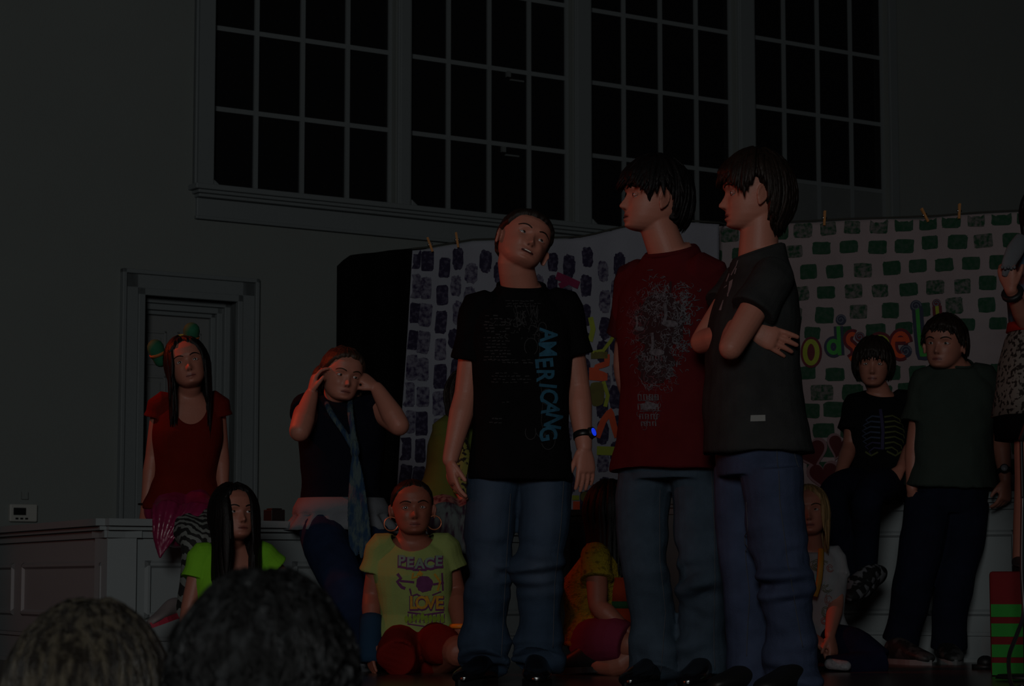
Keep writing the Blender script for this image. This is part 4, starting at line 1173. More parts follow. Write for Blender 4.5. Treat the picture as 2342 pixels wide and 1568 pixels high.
legs = [([at(1478, 1075, Yl + .04), at(1468, 1200, Yl + .03), at(1478, 1310, Yl - .03), at(1494, 1420, Yl + .02), at(1496, 1510, Yl + .02), at(1494, 1548, Yl)], [.098, .090, .080, .078, .088, .098]),
        ([at(1600, 1080, Yl - .04), at(1604, 1200, Yl - .05), at(1606, 1310, Yl - .08), at(1606, 1420, Yl - .02), at(1604, 1505, Yl), at(1602, 1540, Yl)], [.100, .096, .086, .080, .086, .094])]
j = trousers('jeans', root, B, DENIM_G, legs, seed=14, tint=lambda co: np.zeros((len(co), 4)), disp=.0075, lo=-.07, knees=[(*at(1600, 1320, Yl - .1), .12, 2.2), (*at(1490, 1510, Yl), .10, 2.0), (*at(1604, 1500, Yl), .10, 2.0)])
seam(root, j, [at(1508, 1120, Yl), at(1506, 1290, Yl), at(1520, 1400, Yl), at(1508, 1540, Yl)], N=V(0, -1, 0)); seam(root, j, [at(1618, 1050, Yl), at(1626, 1200, Yl), at(1626, 1330, Yl), at(1630, 1530, Yl)], N=V(0, -1, 0))
shoe(root, V(at(1500, 1550, Yl).x + .03, Yl + .06, 0), V(at(1440, 1550, Yl).x - .04, Yl - .22, 0), SHINY, .29, .10, .10)
shoe(root, V(at(1606, 1550, Yl).x + .03, Yl + .03, 0), V(at(1560, 1550, Yl).x - .02, Yl - .26, 0), SHINY, .29, .10, .10)

# --- boy in the grey T-shirt, arms crossed
Y2 = 7.6
J = dict(sA=at(1700, 640, Y2 + .17), sB=at(1768, 632, Y2 - .15), hA=at(1722, 1060, Y2 + .09), hB=at(1752, 1058, Y2 - .08), eA=at(1606, 782, Y2 + .08), wA=at(1712, 752, Y2 - .17),
         eB=at(1672, 795, Y2 - .24), wB=at(1700, 708, Y2 - .02))
TG = mat('charcoal_tshirt_cotton', (.030, .031, .031), .92, .25, 14, .3, 260, spec=.03); WPR = mat('white_print', (.17, .17, .18), .8, .3, 60); PATCH = mat('off_white_patch', (.19, .195, .185), .8)
hd = dict(A=dict(d=XZ(.88, -.05, -.36), n=XZ(.15, .95, -.1), t=XZ(.3, 0, 1), curl=.20, s=1.0, spread=.065), B=dict(d=XZ(.1, .9, .3), n=XZ(1, 0, 0), t=XZ(0, 0, 1), curl=.5))
root, B, T, R, body = make_person('person in a charcoal grey T-shirt with arms crossed, standing in profile nearest the camera', J,
    (at(1724, 446, Y2), -86, 0, 0, 1.07), BOY, 1.0, 1.12, .02, SKIN_FAIR, 1.0, .0035, hd, base=V(at(1750, 1500, Y2).x, Y2, 0), neck=1.05, brow=HAIR_DARK)
M = MB()
hair_cap(M, T, .024, ([0, 25, 45, 58, 66, 78, 88, 104, 125, 180], [.034, .030, .020, -.008, .028, .032, .026, -.045, -.088, -.094]), 31, .003, 1.0, .006)
locks(M, T, 300, ([0, 30, 50, 62, 74, 84, 94, 106, 125, 180], [78, 78, 84, 98, 78, 72, 74, 116, 137, 142]), .026, 32, rad=.010, flip=.0, wav=.03, fall=([0, 100, 110, 130, 180], [0, 0, .02, .03, .03]))
M.build('hair', HAIR_DARK, root)
g = garment('t_shirt', root, B, TG, lo=.05, hi=1.14, grow=.020, sleeve=(.45, .50), srad=.068, flare=.02, disp=.0042, seed=9,
            prof=[(-.2, .15, .10), (0.0, .155, .13), (.25, .150, .118), (.5, .156, .112), (.75, .172, .112), (0.90, .170, .090), (0.98, .155, .076), (1.04, .122, .066), (1.10, .088, .060), (1.16, .064, .056)])
M = MB(); cp = B.ring(1.135, .084, .076, 28); M.tube(cp + [cp[0]], [(.009, .005)] * 29, 8, ref=B.up); M.build('collar', TG, g)
s_ = Y2 / F
Nn = V(-.35, -1, 0).normalized(); U = unit(V(1, 0, 0) - Nn * Nn.x); Vv = V(0, 0, 1); O = at(1690, 660, Y2); fn = on_cloth(g, O, U, Vv, Nn)
D = Draw(); pp = lambda px, py: ((px - 1690) * s_, (660 - py) * s_)
D.stroke([pp(1700, 590), pp(1694, 612), pp(1684, 626), pp(1680, 632)], (2 * s_, 5 * s_), 0); D.stroke([pp(1695, 618), pp(1692, 632)], 4 * s_, 0); D.stroke([pp(1672, 626), pp(1666, 645)], 5 * s_, 0)
D.quad([pp(1678, 648), pp(1690, 644), pp(1690, 662), pp(1684, 680), pp(1680, 678)], 0); D.stroke([pp(1662, 660), pp(1672, 656)], 3 * s_, 0); D.stroke([pp(1668, 692), pp(1662, 716)], (3 * s_, 9 * s_), 0); D.stroke([pp(1682, 686), pp(1680, 676)], 4 * s_, 0)
o = D.build('print', [WPR], g, fn); o['label'] = 'white brushed print on the chest'
Nn = V(0, -1, 0); O = at(1720, 965, Y2); fn = on_cloth(g, O, V(1, 0, 0), V(0, 0, 1), Nn, .003)
D = Draw(); D.quad([(-17 * s_, -7 * s_), (17 * s_, -6 * s_), (17 * s_, 8 * s_), (-16 * s_, 7 * s_)], 0); o = D.build('hem_tag', [PATCH], g, fn); o['label'] = 'small off-white rectangular tag'
Yl = Y2
legs = [([at(1694, 1070, Yl + .08), at(1692, 1200, Yl + .07), at(1702, 1330, Yl + .04), at(1716, 1450, Yl + .06), at(1724, 1560, Yl + .06), at(1728, 1590, Yl + .06)], [.088, .078, .072, .078, .090, .098]),
        ([at(1764, 1070, Yl - .08), at(1772, 1180, Yl - .08), at(1790, 1310, Yl - .12), at(1806, 1420, Yl - .08), at(1812, 1540, Yl - .06), at(1812, 1590, Yl - .06)], [.100, .096, .084, .080, .092, .100])]
j = trousers('jeans', root, B, DENIM_I, legs, seed=24, tint=lambda co: np.zeros((len(co), 4)), disp=.0075, lo=-.07, knees=[(*at(1780, 1320, Yl - .16), .12, 2.2), (*at(1810, 1560, Yl - .1), .12, 2.2)])
seam(root, j, [at(1776, 1020, Yl - .15), at(1782, 1150, Yl - .15), at(1800, 1300, Yl - .15), at(1836, 1480, Yl - .15)], N=V(0, -1, 0)); seam(root, j, [at(1700, 1150, Yl), at(1704, 1280, Yl), at(1712, 1360, Yl), at(1706, 1500, Yl)], N=V(0, -1, 0))
seam(root, j, [at(1802, 1008, Yl), at(1806, 1040, Yl), at(1816, 1072, Yl)], N=V(0, -1, 0))
shoe(root, V(at(1725, 1580, Yl).x + .06, Yl + .10, 0), V(at(1650, 1580, Yl).x, Yl - .06, 0), BLACKP, .29, .10, .10)
shoe(root, V(at(1815, 1580, Yl).x + .05, Yl - .04, 0), V(at(1740, 1580, Yl).x, Yl - .22, 0), BLACKP, .29, .10, .10)
# ------------------------------------------------------------------ people further back and in the audience
def pv(px, py, Y): return at(px, py, Y)


def hair_long(name, root, T, matr, cap, phi, fall, seed, th=.014, n=150, rad=.013, az=(50, 310), wav=.04, wide=1.0, ridge=.002):
    M = MB(); hair_cap(M, T, th, cap, seed, ridge, wide, .004)
    locks(M, T, n, phi, th, seed + 1, az=az, rad=rad, fall=fall, wav=wav)
    return M.build(name, matr, root)


# --- girl in the orange top sitting on the wall
Y = 9.55
J = dict(sA=pv(370, 925, Y), sB=pv(492, 925, Y + .05), hA=pv(378, 1165, Y + .02), hB=pv(462, 1165, Y + .05), eA=pv(350, 1045, Y + .03), wA=pv(334, 1158, Y), eB=pv(505, 1030, Y + .08), wB=pv(510, 1140, Y + .02))
hd = dict(A=dict(d=XZ(.1, -.35, -.9), n=XZ(.5, .6, -.6), t=XZ(1, -.4, .1), curl=.7, s=.85), B=dict(d=XZ(.1, -.3, -1), n=XZ(-1, .5, 0), t=XZ(-1, -.5, 0), curl=.6, s=.85))
root, B, T, R, body = make_person('person in an orange top with a green eared headband, sitting on the white wall', J,
    (pv(428, 834, Y - .03), 10, 6, -14, .93), GIRL, .90, .9, 0, SKIN_MID, .82, .0045, hd, base=V(pv(420, 1200, Y).x, Y - .1, 0), neck=.88, wide=1.06, brow=HAIR_BLACK)
hair_long('hair', root, T, HAIR_BLACK, ([0, 20, 40, 60, 80, 100, 180], [.085, .074, .045, -.02, -.05, -.08, -.09]), ([0, 40, 60, 90, 180], [50, 70, 100, 112, 118]), ([0, 45, 60, 75, 100, 180], [0, .05, .22, .30, .20, .15]), 40, n=130, rad=.012, az=(48, 312))
OR = cloth('orange_top_cotton', (.095, .006, .003))
g = garment('blouse', root, B, OR, lo=.0, hi=1.08, grow=.014, sleeve=.25, srad=.058, flare=.014, disp=.0045, seed=41, voxel=.0042,
            cut=(B.hc + B.H * 1.04 + B.front * .09, [.070, .10, .10]))
SAT = mat('pink_satin', (.20, .012, .055), .32, .3, 9, .2, 40, spec=.7)
M = MB()
B.torso(M, .022, lo=-.14, hi=.12)
M.tube([pv(395, 1165, Y - .02), pv(400, 1190, Y - .12), pv(405, 1215, Y - .17)], [.095, .085, .07], 18, dens=3); M.tube([pv(450, 1165, Y), pv(462, 1185, Y - .12), pv(470, 1200, Y - .2)], [.095, .085, .07], 18, dens=3)
rows_ = [(1148, 347, 474, .20), (1172, 347, 455, .24), (1200, 349, 428, .26), (1228, 352, 402, .26), (1255, 359, 381, .25), (1277, 364.5, 367.5, .25)]
def drow(y, x0_, x1_, d_, back): return [pv(x0_ + (x1_ - x0_) * i / 17, y + (3 * math.sin(i * .9) if y < 1270 else 0), Y - d_ + back + .013 * math.sin(i * 1.5) * (1 - (y - 1148) / 135)) for i in range(18)]
M.rings([drow(*r_, 0) + drow(*r_, .016)[::-1] for r_ in rows_])
M.build('satin_skirt', SAT, root, voxel=.006, iters=2, disp=lambda co: .004 * sines(co * np.array([2.2, 1, .6]), 3, 30))
ZB = mat('zebra_leggings', (.45, .45, .42), .8); zn = ZB.node_tree
wv = zn.nodes.new('ShaderNodeTexWave'); wv.inputs['Scale'].default_value = 14; wv.inputs['Distortion'].default_value = 5; wv.inputs['Detail Scale'].default_value = 1.5; wv.bands_direction = 'DIAGONAL'
cr_ = zn.nodes.new('ShaderNodeValToRGB'); cr_.color_ramp.elements[0].position = .48; cr_.color_ramp.elements[1].position = .52; cr_.color_ramp.elements[0].color = (.01, .01, .01, 1); cr_.color_ramp.elements[1].color = (.13, .14, .13, 1)
tcz = zn.nodes.new('ShaderNodeTexCoord'); zn.links.new(tcz.outputs['Object'], wv.inputs['Vector']); zn.links.new(wv.outputs['Fac'], cr_.inputs[0]); zn.links.new(cr_.outputs[0], zn.nodes['Principled BSDF'].inputs['Base Color'])
M = MB(); M.tube([pv(400, 1180, Y), pv(425, 1205, Y - .18), pv(448, 1240, Y - .32), pv(440, 1330, Y - .30), pv(425, 1395, Y - .26)], [.075, .07, .06, .05, .042], 16, dens=3)
M.tube([pv(455, 1180, Y), pv(480, 1200, Y - .2), pv(500, 1235, Y - .34), pv(495, 1330, Y - .32), pv(485, 1400, Y - .28)], [.075, .07, .06, .05, .042], 16, dens=3)
M.build('leggings', ZB, root, voxel=.007)
PSH = mat('pink_white_shoe', (.17, .14, .14), .6); RSO = mat('red_sole', (.30, .02, .04), .6)
shoe(root, pv(422, 1408, Y - .20), pv(398, 1428, Y - .34) + V(-.05, 0, 0), PSH, .22, .08, .07, RSO, up=V(-.45, -.25, 1))
shoe(root, pv(488, 1425, Y - .22), pv(475, 1435, Y - .40), PSH, .22, .08, .07, RSO)
HB = mat('green_spotted_felt', (.010, .095, .045), .8, .3, 20); HBY = mat('striped_headband', (.42, .30, .02), .7, 0, 26, col2=(.05, .22, .03), stretch=(1, 1, 3)); HBR = mat('headband_red_trim', (.30, .09, .02), .7)
M = MB(); M.tube([T(V((.090) * math.sin(math.radians(a)), .0, (.130) * math.cos(math.radians(a)) + .004)) for a in np.linspace(-86, 78, 17)], [(.010, .005)] * 17, 8, ref=R @ V(0, 1, 0)); hbd = M.build('headband', HBY, root)
for (cx, cy, ro, sx) in ((360, 806, -.35, -1), (437, 768, .12, 1)):
    c = pv(cx, cy, Y - .02); ax = V(math.sin(ro) * 1, -.35, math.cos(ro)).normalized()
    M = MB(); M.tube([c - ax * .035, c + ax * .022], [.027, .034], 20, round_end=True); e_ = M.build('felt_ear', HB, hbd)
    M = MB(); M.tube([c - ax * .012, c + ax * .0], [.0325, .0350], 20, round_end=False); M.build('ear_trim', HBR, e_)
# bracelet
M = MB(); cw = J['wA'] + V(0, 0, .01); M.tube([cw + V(.03 * math.cos(a), .028 * math.sin(a), 0) for a in np.linspace(0, 6.283, 17)], [.004] * 17, 6); M.build('bracelet', BLACKP, root)

# --- girl in neon yellow-green, seated on the floor in front of her
Y = 9.05
J = dict(sA=pv(462, 1272, Y), sB=pv(596, 1268, Y + .05), hA=pv(470, 1490, Y + .02), hB=pv(580, 1490, Y + .05), eA=pv(432, 1395, Y - .03), wA=pv(425, 1500, Y - .12), eB=pv(668, 1345, Y + .10), wB=pv(735, 1440, Y + .02))
hd = dict(A=dict(d=XZ(.1, -.5, -.9), n=XZ(.6, .6, -.3), t=XZ(1, -.4, 0), curl=.4, s=.85), B=dict(d=XZ(.4, -.3, -.9), n=XZ(-.5, .5, 0), t=XZ(-1, -.5, 0), curl=.4, s=.85))
root, B, T, R, body = make_person('person in a neon yellow-green top with very long dark hair, seated on the floor', J,
    (pv(535, 1178, Y - .03), 30, 10, 0, .93), GIRL, .92, .92, 0, SKIN_MID, .82, .0045, hd, base=V(pv(525, 1500, Y).x, Y, 0), neck=.88, wide=1.06, brow=HAIR_BLACK, gaze=(10, 10))
hair_long('hair', root, T, HAIR_BLACK, ([0, 20, 40, 60, 80, 100, 180], [.088, .078, .050, -.01, -.05, -.08, -.09]), ([0, 40, 60, 90, 180], [50, 70, 104, 114, 118]), ([0, 40, 55, 70, 100, 140, 180], [0, .12, .36, .46, .44, .42, .40]), 44, n=240, rad=.018, az=(42, 318), wav=.075)
NG = cloth('neon_yellow_green_cotton', (.16, .42, .022))
garment('t_shirt', root, B, NG, lo=.1, hi=1.08, grow=.012, sleeve=.42, srad=.056, disp=.0035, seed=45, voxel=.0042,
        cut=(B.hc + B.H * 1.03 + B.front * .09, [.075, .10, .10]))
Yl = Y
trousers('leggings', root, B, DENIM_D, [([pv(480, 1500, Y), pv(440, 1475, Y - .3), pv(500, 1540, Y - .42), pv(560, 1545, Y - .35)], [.08, .062, .05, .04]), ([pv(575, 1500, Y), pv(640, 1480, Y - .25), pv(570, 1538, Y - .42), pv(500, 1548, Y - .30)], [.08, .062, .05, .04])], seed=46, lo=-.1, waist=.14)

# --- girl with hands at her ears, navy T-shirt, ruffle
Y = 9.85
J = dict(sA=pv(706, 932, Y), sB=pv(856, 925, Y + .06), hA=pv(722, 1178, Y), hB=pv(838, 1180, Y + .06), eA=pv(686, 985, Y - .22), wA=pv(712, 902, Y - .12), eB=pv(912, 972, Y - .10), wB=pv(862, 888, Y - .05))
hd = dict(A=dict(d=XZ(.18, .1, 1), n=XZ(1, .3, 0), t=XZ(.25, -1, 0), curl=.75, s=.88), B=dict(d=XZ(-.75, .0, .55), n=XZ(-.5, .6, -.5), t=XZ(.1, -1, .1), curl=.7, s=.88))
root, B, T, R, body = make_person('person in a navy T-shirt and long scarf, holding both hands to the ears', J,
    (pv(782, 860, Y - .05), 24, 0, 10, .97), BOY, .98, 1.15, 0, SKIN_FAIR, 1.14, .0045, hd, base=V(pv(790, 1500, Y).x, Y - .2, 0), wide=1.1, chub=.004, neck=1.1, brow=HAIR_BROWN, gaze=(15, -10))
M = MB(); hair_cap(M, T, .012, ([0, 30, 50, 70, 84, 95, 120, 180], [.070, .062, .044, .012, -.010, -.045, -.06, -.065]), 50, .0012, 1.1, .003)
locks(M, T, 80, ([0, 60, 90, 180], [60, 80, 100, 118]), .014, 51, az=(95, 265), rad=.010, wav=.1, curl=.5, fall=([0, 90, 180], [0, .05, .07]))
M.ell(T(V(-.05, .09, -.02)), (.05, .045, .06)); M.build('hair', HAIR_BROWN, root)
NV = cloth('navy_tshirt_cotton', (.006, .0065, .012), spec=.03)
g = garment('t_shirt', root, B, NV, lo=.10, hi=1.12, grow=.018, sleeve=.30, srad=.070, disp=.004, seed=52, voxel=.006)
RF = cloth('white_ruffle_cotton', (.14, .145, .16))
M = MB(); rg = []
for k, (z_, ex_) in enumerate(((.16, .010), (.08, .030), (.02, .034), (.0, .026), (-.08, .052), (-.13, .058))):
    r_ = B.ring(z_, .168 + ex_, .135 + ex_, 96); cc = sum(r_, V(0, 0, 0)) / 96
    rg.append([cc + (p - cc) * (1 + (.0 if k < 3 else .03 * (k - 2)) * math.sin(i * .92 + .6 * math.sin(i * .37))) for i, p in enumerate(r_)])
M.rings(rg); M.build('ruffled_hem', RF, root)
legs = [([pv(735, 1195, Y), pv(748, 1250, Y - .16), pv(790, 1350, Y - .42), pv(812, 1440, Y - .40), pv(826, 1500, Y - .36)], [.098, .098, .085, .068, .062]),
        ([pv(830, 1195, Y + .06), pv(850, 1250, Y - .05), pv(890, 1350, Y - .2), pv(890, 1440, Y - .20), pv(880, 1510, Y - .2)], [.098, .098, .085, .068, .062])]
trousers('jeans', root, B, DENIM_N, legs, seed=53, waist=.05)
WSH = mat('white_canvas_shoe', (.22, .225, .25), .6)
shoe(root, V(pv(815, 1500, 9.55).x, 9.62, 0), V(pv(832, 1500, 9.3).x, 9.3, 0), WSH, .25, .10, .085, mat('white_rubber', (.25, .26, .28), .5)); shoe(root, V(pv(885, 1500, 9.6).x, 9.72, 0), V(pv(895, 1500, 9.3).x, 9.4, 0), WSH, .25, .10, .085, WSH)
SCF = mat('blue_green_knit', (.055, .085, .09), .95, 0, 26, .8, 90, col2=(.012, .035, .075), stretch=(2.2, 2.2, .35), sharp=(.42, .58))
M = MB()
for k, (x0, y0_) in enumerate(((744, 912), (802, 908))):
    M.tube([pv(x0, y0_, Y - .02), pv(x0 + (12 if k == 0 else -1), y0_ + 30, Y - .14), pv(785 + k * 22, 985, Y - .17), pv(808 + k * 5, 1022, Y - .185)], [(.010, .006), (.014, .008), (.013, .009), (.016, .012)], 10, ref=V(1, 0, 0), dens=5)
M.tube([pv(811, 1014, Y - .185), pv(812, 1034, Y - .19)], [.017, .020], 12)
rn = random.Random(3)
for k in range(6):
    xo = (k - 2.5) * 5
    M.tube([pv(811, 1026, Y - .19), pv(815 + xo * .8, 1090, Y - .205), pv(819 + xo * 1.3, 1170, Y - .235 - rn.uniform(0, .01)), pv(823 + xo * 1.5, 1230, Y - .27), pv(824 + xo * 1.2, 1262 + rn.uniform(-8, 16), Y - .29)], [(.008, .006), (.012, .007), (.015, .008), (.014, .008), (.008, .005)], 8, ref=V(1, 0, 0), dens=4)
M.build('scarf', SCF, root, voxel=.0045, iters=1)

# --- girl in the pale yellow PEACE T-shirt kneeling on the floor
Y = 9.3
J = dict(sA=pv(874, 1252, Y), sB=pv(1012, 1250, Y + .02), hA=pv(895, 1460, Y + .03), hB=pv(1005, 1460, Y + .05), eA=pv(852, 1360, Y + .02), wA=pv(848, 1460, Y - .06), eB=pv(1042, 1352, Y + .04), wB=pv(1052, 1440, Y - .12))
hd = dict(A=dict(d=XZ(.0, -.3, -1), n=XZ(.9, .4, 0), t=XZ(.3, -1, 0), curl=.2, s=.88), B=dict(d=XZ(-.3, -.3, -.8), n=XZ(-.8, .5, 0), t=XZ(-.4, -1, 0), curl=.4, s=.88))
root, B, T, R, body = make_person('person in a pale yellow PEACE LOVE T-shirt and hoop earrings, kneeling on the floor', J,
    (pv(943, 1163, Y - .03), 8, 2, -2, .96), GIRL, 1.0, 1.05, 0, SKIN_TAN, .98, .0045, hd, base=V(pv(945, 1500, Y).x, Y, 0), wide=1.07, chub=.003, brow=HAIR_DARK, gaze=(-8, 0),
    legs=[([pv(1010, 1468, Y + .02), pv(1045, 1490, Y - .22)], [.07, .058]), ([pv(1045, 1490, Y - .22), pv(1000, 1520, Y - .02), pv(960, 1526, Y + .1)], [.055, .05, .035])])
M = MB(); hair_cap(M, T, .006, ([0, 30, 50, 70, 84, 95, 120, 180], [.078, .070, .050, .018, .0, -.03, -.055, -.06]), 60, .001, 1.07, .002); M.ell(T(V(.0, .12, .02)), (.04, .035, .045)); M.build('hair', HAIR_DARK, root)
GOLD = mat('copper_hoop', (.45, .16, .08), .35, metal=.6)
for sg in (-1, 1):
    c = T(V(sg * .088, -.0, -.065)); M = MB(); M.tube([c + V(.027 * math.cos(a), .006 * math.cos(a), .027 * math.sin(a)) for a in np.linspace(0, 6.283, 25)], [.0028] * 25, 6); M.build('hoop_earring', GOLD, root)
PY = cloth('pale_yellow_cotton', (.22, .275, .085))
g = garment('t_shirt', root, B, PY, lo=-.08, hi=1.10, grow=.016, sleeve=.52, srad=.064, flare=.02, disp=.0055, seed=61, voxel=.0042,
            cut=(B.hc + B.H * 1.20 + B.front * .06, [.090, .12, .085]))
s_ = Y / F; Nn = V(0, -1, 0); O = pv(960, 1345, Y); fn = on_cloth(g, O, V(1, 0, 0), V(0, 0, 1), Nn)
PPU = mat('purple_shirt_print', (.10, .022, .085), .8, .2, 60); PGR = mat('grey_green_letter_print', (.14, .19, .15), .8); POR = mat('orange_letter_print', (.42, .22, .02), .8, .3, 90); PLI = mat('lime_letter_print', (.16, .24, .02), .8, .3, 60)
D = Draw(); pp = lambda px, py: ((px - 960) * s_, (1345 - py) * s_)
for ch, x, y, mi in (('P', 921, 1283, 1), ('E', 940, 1287, 1), ('A', 962, 1290, 1), ('C', 983, 1288, 1), ('E', 1004, 1284, 1)):
    D.text(ch, 34 * s_, pp(x, y + 3), 0, 0, 1.0, .0048); D.text(ch, 32 * s_, pp(x, y), mi, 0, .98, .0018)
D.stroke([pp(914, 1296), pp(960, 1304), pp(1015, 1296)], 5 * s_, 0)
D.blob(pp(973, 1335), 19 * s_, 19 * s_, 0, 24, .08); D.stroke([pp(918, 1328), pp(950, 1331)], 5 * s_, 0); D.stroke([pp(992, 1336), pp(1016, 1332)], 5 * s_, 0); D.quad([pp(955, 1315), pp(962, 1304), pp(970, 1312), pp(966, 1318)], 2)
D.stroke([pp(948, 1310), pp(945, 1322), pp(958, 1318)], 5 * s_, 2); D.stroke([pp(995, 1312), pp(1008, 1330), pp(1002, 1350)], 5 * s_, 2); D.stroke([pp(1012, 1310), pp(1014, 1350)], 4 * s_, 0)
D.stroke([pp(912, 1312), pp(920, 1322), pp(912, 1330), pp(922, 1342), pp(930, 1345)], 7 * s_, 0); D.stroke([pp(940, 1345), pp(944, 1362), pp(956, 1358), pp(968, 1365)], 4 * s_, 0); D.stroke([pp(990, 1360), pp(1010, 1352)], 3 * s_, 0)
for ch, x in (('L', 948), ('O', 967), ('V', 987), ('E', 1006)): D.text(ch, 42 * s_, pp(x, 1380), 0, 0, .92, .0045); D.text(ch, 40 * s_, pp(x, 1378), 2, 0, .92, .0018)
D.stroke([pp(935, 1398), pp(975, 1404), pp(1016, 1398)], 4 * s_, 0)
rn = random.Random(6)
for x in range(932, 1020, 9): D.blob(pp(x, 1412 + rn.uniform(-4, 4)), 4.5 * s_, 9 * s_, 3, 10, .2); D.stroke([pp(x + 4, 1402), pp(x + 4, 1422)], 2.2 * s_, 0)
D.stroke([pp(935, 1424), pp(975, 1430), pp(1015, 1422)], 3 * s_, 0)
D.build('print', [PPU, PGR, POR, PLI], g, fn)
RS = cloth('red_orange_shorts', (.14, .008, .005))
M = MB(); B.torso(M, .02, lo=-.14, hi=.12)
M.tube([pv(925, 1470, Y), pv(905, 1500, Y - .22), pv(935, 1518, Y - .1)], [.095, .075, .055], 16, dens=3); M.tube([pv(985, 1470, Y), pv(1010, 1478, Y - .16)], [.09, .078], 16, dens=3); M.tube([pv(900, 1508, Y), pv(980, 1512, Y - .05)], [.05, .055], 14)
M.build('shorts', RS, root, voxel=.007, disp=lambda co: .004 * sines(co, 9, 30))
ABL = cloth('blue_arm_warmer', (.012, .035, .07))
M = MB(); M.tube([J['eA'].lerp(J['wA'], .52), J['wA'], J['wA'] + V(0, -.02, -.09)], [(.046, .046), (.046, .046), (.05, .05)], 16, dens=3, round_end=False); M.build('arm_warmer', ABL, root)
M = MB(); cw = J['wB'] + V(0, 0, .015); M.tube([cw + V(.033 * math.cos(a), .032 * math.sin(a), 0) for a in np.linspace(0, 6.283, 17)], [.010] * 17, 8); M.build('bracelet', mat('orange_bracelet', (.6, .16, .01), .5), root)

# --- girl behind the boy in black, sitting on the wall
Y = 10.35
J = dict(sA=pv(1018, 975, Y), sB=pv(1110, 985, Y + .08), hA=pv(990, 1158, Y + .02), hB=pv(1075, 1162, Y + .08), eA=pv(1024, 1065, Y - .02), wA=pv(1062, 1140, Y - .16), eB=pv(1120, 1080, Y), wB=pv(1085, 1150, Y - .2))
hd = dict(A=dict(d=XZ(.5, -.4, -.8), n=XZ(.3, .5, -.5), t=XZ(1, -.4, 0), curl=.4, s=.85), B=dict(d=XZ(-.3, -.4, -.8), n=XZ(0, .5, -.5), t=XZ(-1, -.4, 0), curl=.4, s=.85))
root, B, T, R, body = make_person('person in a yellow-green top, mostly hidden behind the boy in the black T-shirt', J,
    (pv(1072, 905, Y - .02), 50, 0, 4, .93), GIRL, .92, .92, 0, SKIN_MID, .82, .0055, hd, base=V(pv(1040, 1200, Y).x, Y - .1, 0), neck=.88, wide=1.06)
hair_long('hair', root, T, HAIR_DARK, ([0, 20, 40, 60, 80, 100, 180], [.07, .064, .045, -.01, -.05, -.08, -.09]), ([0, 40, 60, 90, 180], [50, 70, 104, 114, 118]), ([0, 50, 70, 100, 180], [0, .15, .24, .14, .06]), 70, n=90, rad=.013, az=(46, 314))
YG = cloth('yellow_green_cotton', (.075, .095, .02)); garment('t_shirt', root, B, YG, lo=.02, hi=1.12, grow=.020, sleeve=.22, srad=.058, flare=.05, disp=.004, seed=71, voxel=.007)
LEO = mat('leopard_pattern', (.16, .15, .03), .8, 0, 55, col2=(.010, .007, .005), sharp=(.44, .52), detail=1)
M = MB(); M.tube([pv(1052, 1010, Y - .13), pv(1055, 1060, Y - .16), pv(1056, 1120, Y - .17)], [(.035, .02), (.045, .025), (.04, .02)], 14, ref=V(1, 0, 0), dens=3); M.build('leopard_vest', LEO, root)
SKP = mat('multicolour_skirt_cloth', (.10, .12, .12), .8, 0, 14, col2=(.035, .012, .03), sharp=(.40, .55), stretch=(3, 1, .6))
M = MB(); B.torso(M, .035, lo=-.14, hi=.12); M.tube([pv(1010, 1175, Y), pv(1020, 1195, Y - .28), pv(1030, 1240, Y - .36)], [.10, .09, .07], 16, dens=3); M.tube([pv(1070, 1175, Y), pv(1085, 1195, Y - .28), pv(1090, 1240, Y - .36)], [.10, .09, .07], 16, dens=3)
M.build('skirt', SKP, root, voxel=.008)
M = MB(); M.tube([pv(1030, 1240, Y - .34), pv(1032, 1330, Y - .33), pv(1034, 1420, Y - .3)], [.055, .05, .038], 14, dens=3); M.tube([pv(1090, 1240, Y - .34), pv(1092, 1330, Y - .33), pv(1094, 1420, Y - .3)], [.055, .05, .038], 14, dens=3); M.build('leggings', DENIM_D, root)
shoe(root, V(pv(1034, 1500, 10.0).x, 10.10, .06), V(pv(1034, 1500, 9.8).x, 9.8, .06), BLACKP, .23, .09, .08); shoe(root, V(pv(1094, 1500, 10.0).x, 10.10, .06), V(pv(1094, 1500, 9.8).x, 9.8, .06), BLACKP, .23, .09, .08)

# --- girl in the yellow top, side on, seated on the floor
Y = 9.2
J = dict(sA=pv(1362, 1272, Y - .12), sB=pv(1400, 1275, Y + .16), hA=pv(1362, 1462, Y - .10), hB=pv(1392, 1465, Y + .12), eA=pv(1368, 1385, Y - .20), wA=pv(1432, 1440, Y - .26), eB=pv(1420, 1390, Y + .2), wB=pv(1450, 1450, Y + .05))
hd = dict(A=dict(d=XZ(.9, -.1, -.45), n=XZ(.2, .2, -1), t=XZ(.1, 1, .1), curl=.4, s=.86), B=dict(d=XZ(.8, -.2, -.6), n=XZ(0, 0, -1), t=XZ(.1, -1, 0), curl=.4, s=.86))
root, B, T, R, body = make_person('person in a yellow top with long black hair, sitting sideways on the floor', J,
    (pv(1402, 1170, Y), 74, 4, 6, .95), GIRL, .95, 1.0, -.03, SKIN_TAN, .92, .0045, hd, base=V(pv(1385, 1500, Y).x, Y, 0), brow=HAIR_BLACK,
    legs=[([pv(1470, 1475, Y - .22), pv(1420, 1515, Y - .24), pv(1372, 1520, Y - .20)], [.055, .050, .036])])
hair_long('hair', root, T, HAIR_BLACK, ([0, 20, 40, 60, 80, 100, 180], [.080, .074, .055, -.01, -.05, -.08, -.09]), ([0, 40, 60, 90, 180], [50, 70, 104, 114, 118]), ([0, 45, 60, 90, 140, 180], [0, .1, .30, .34, .28, .22]), 80, n=150, rad=.013, az=(50, 310))
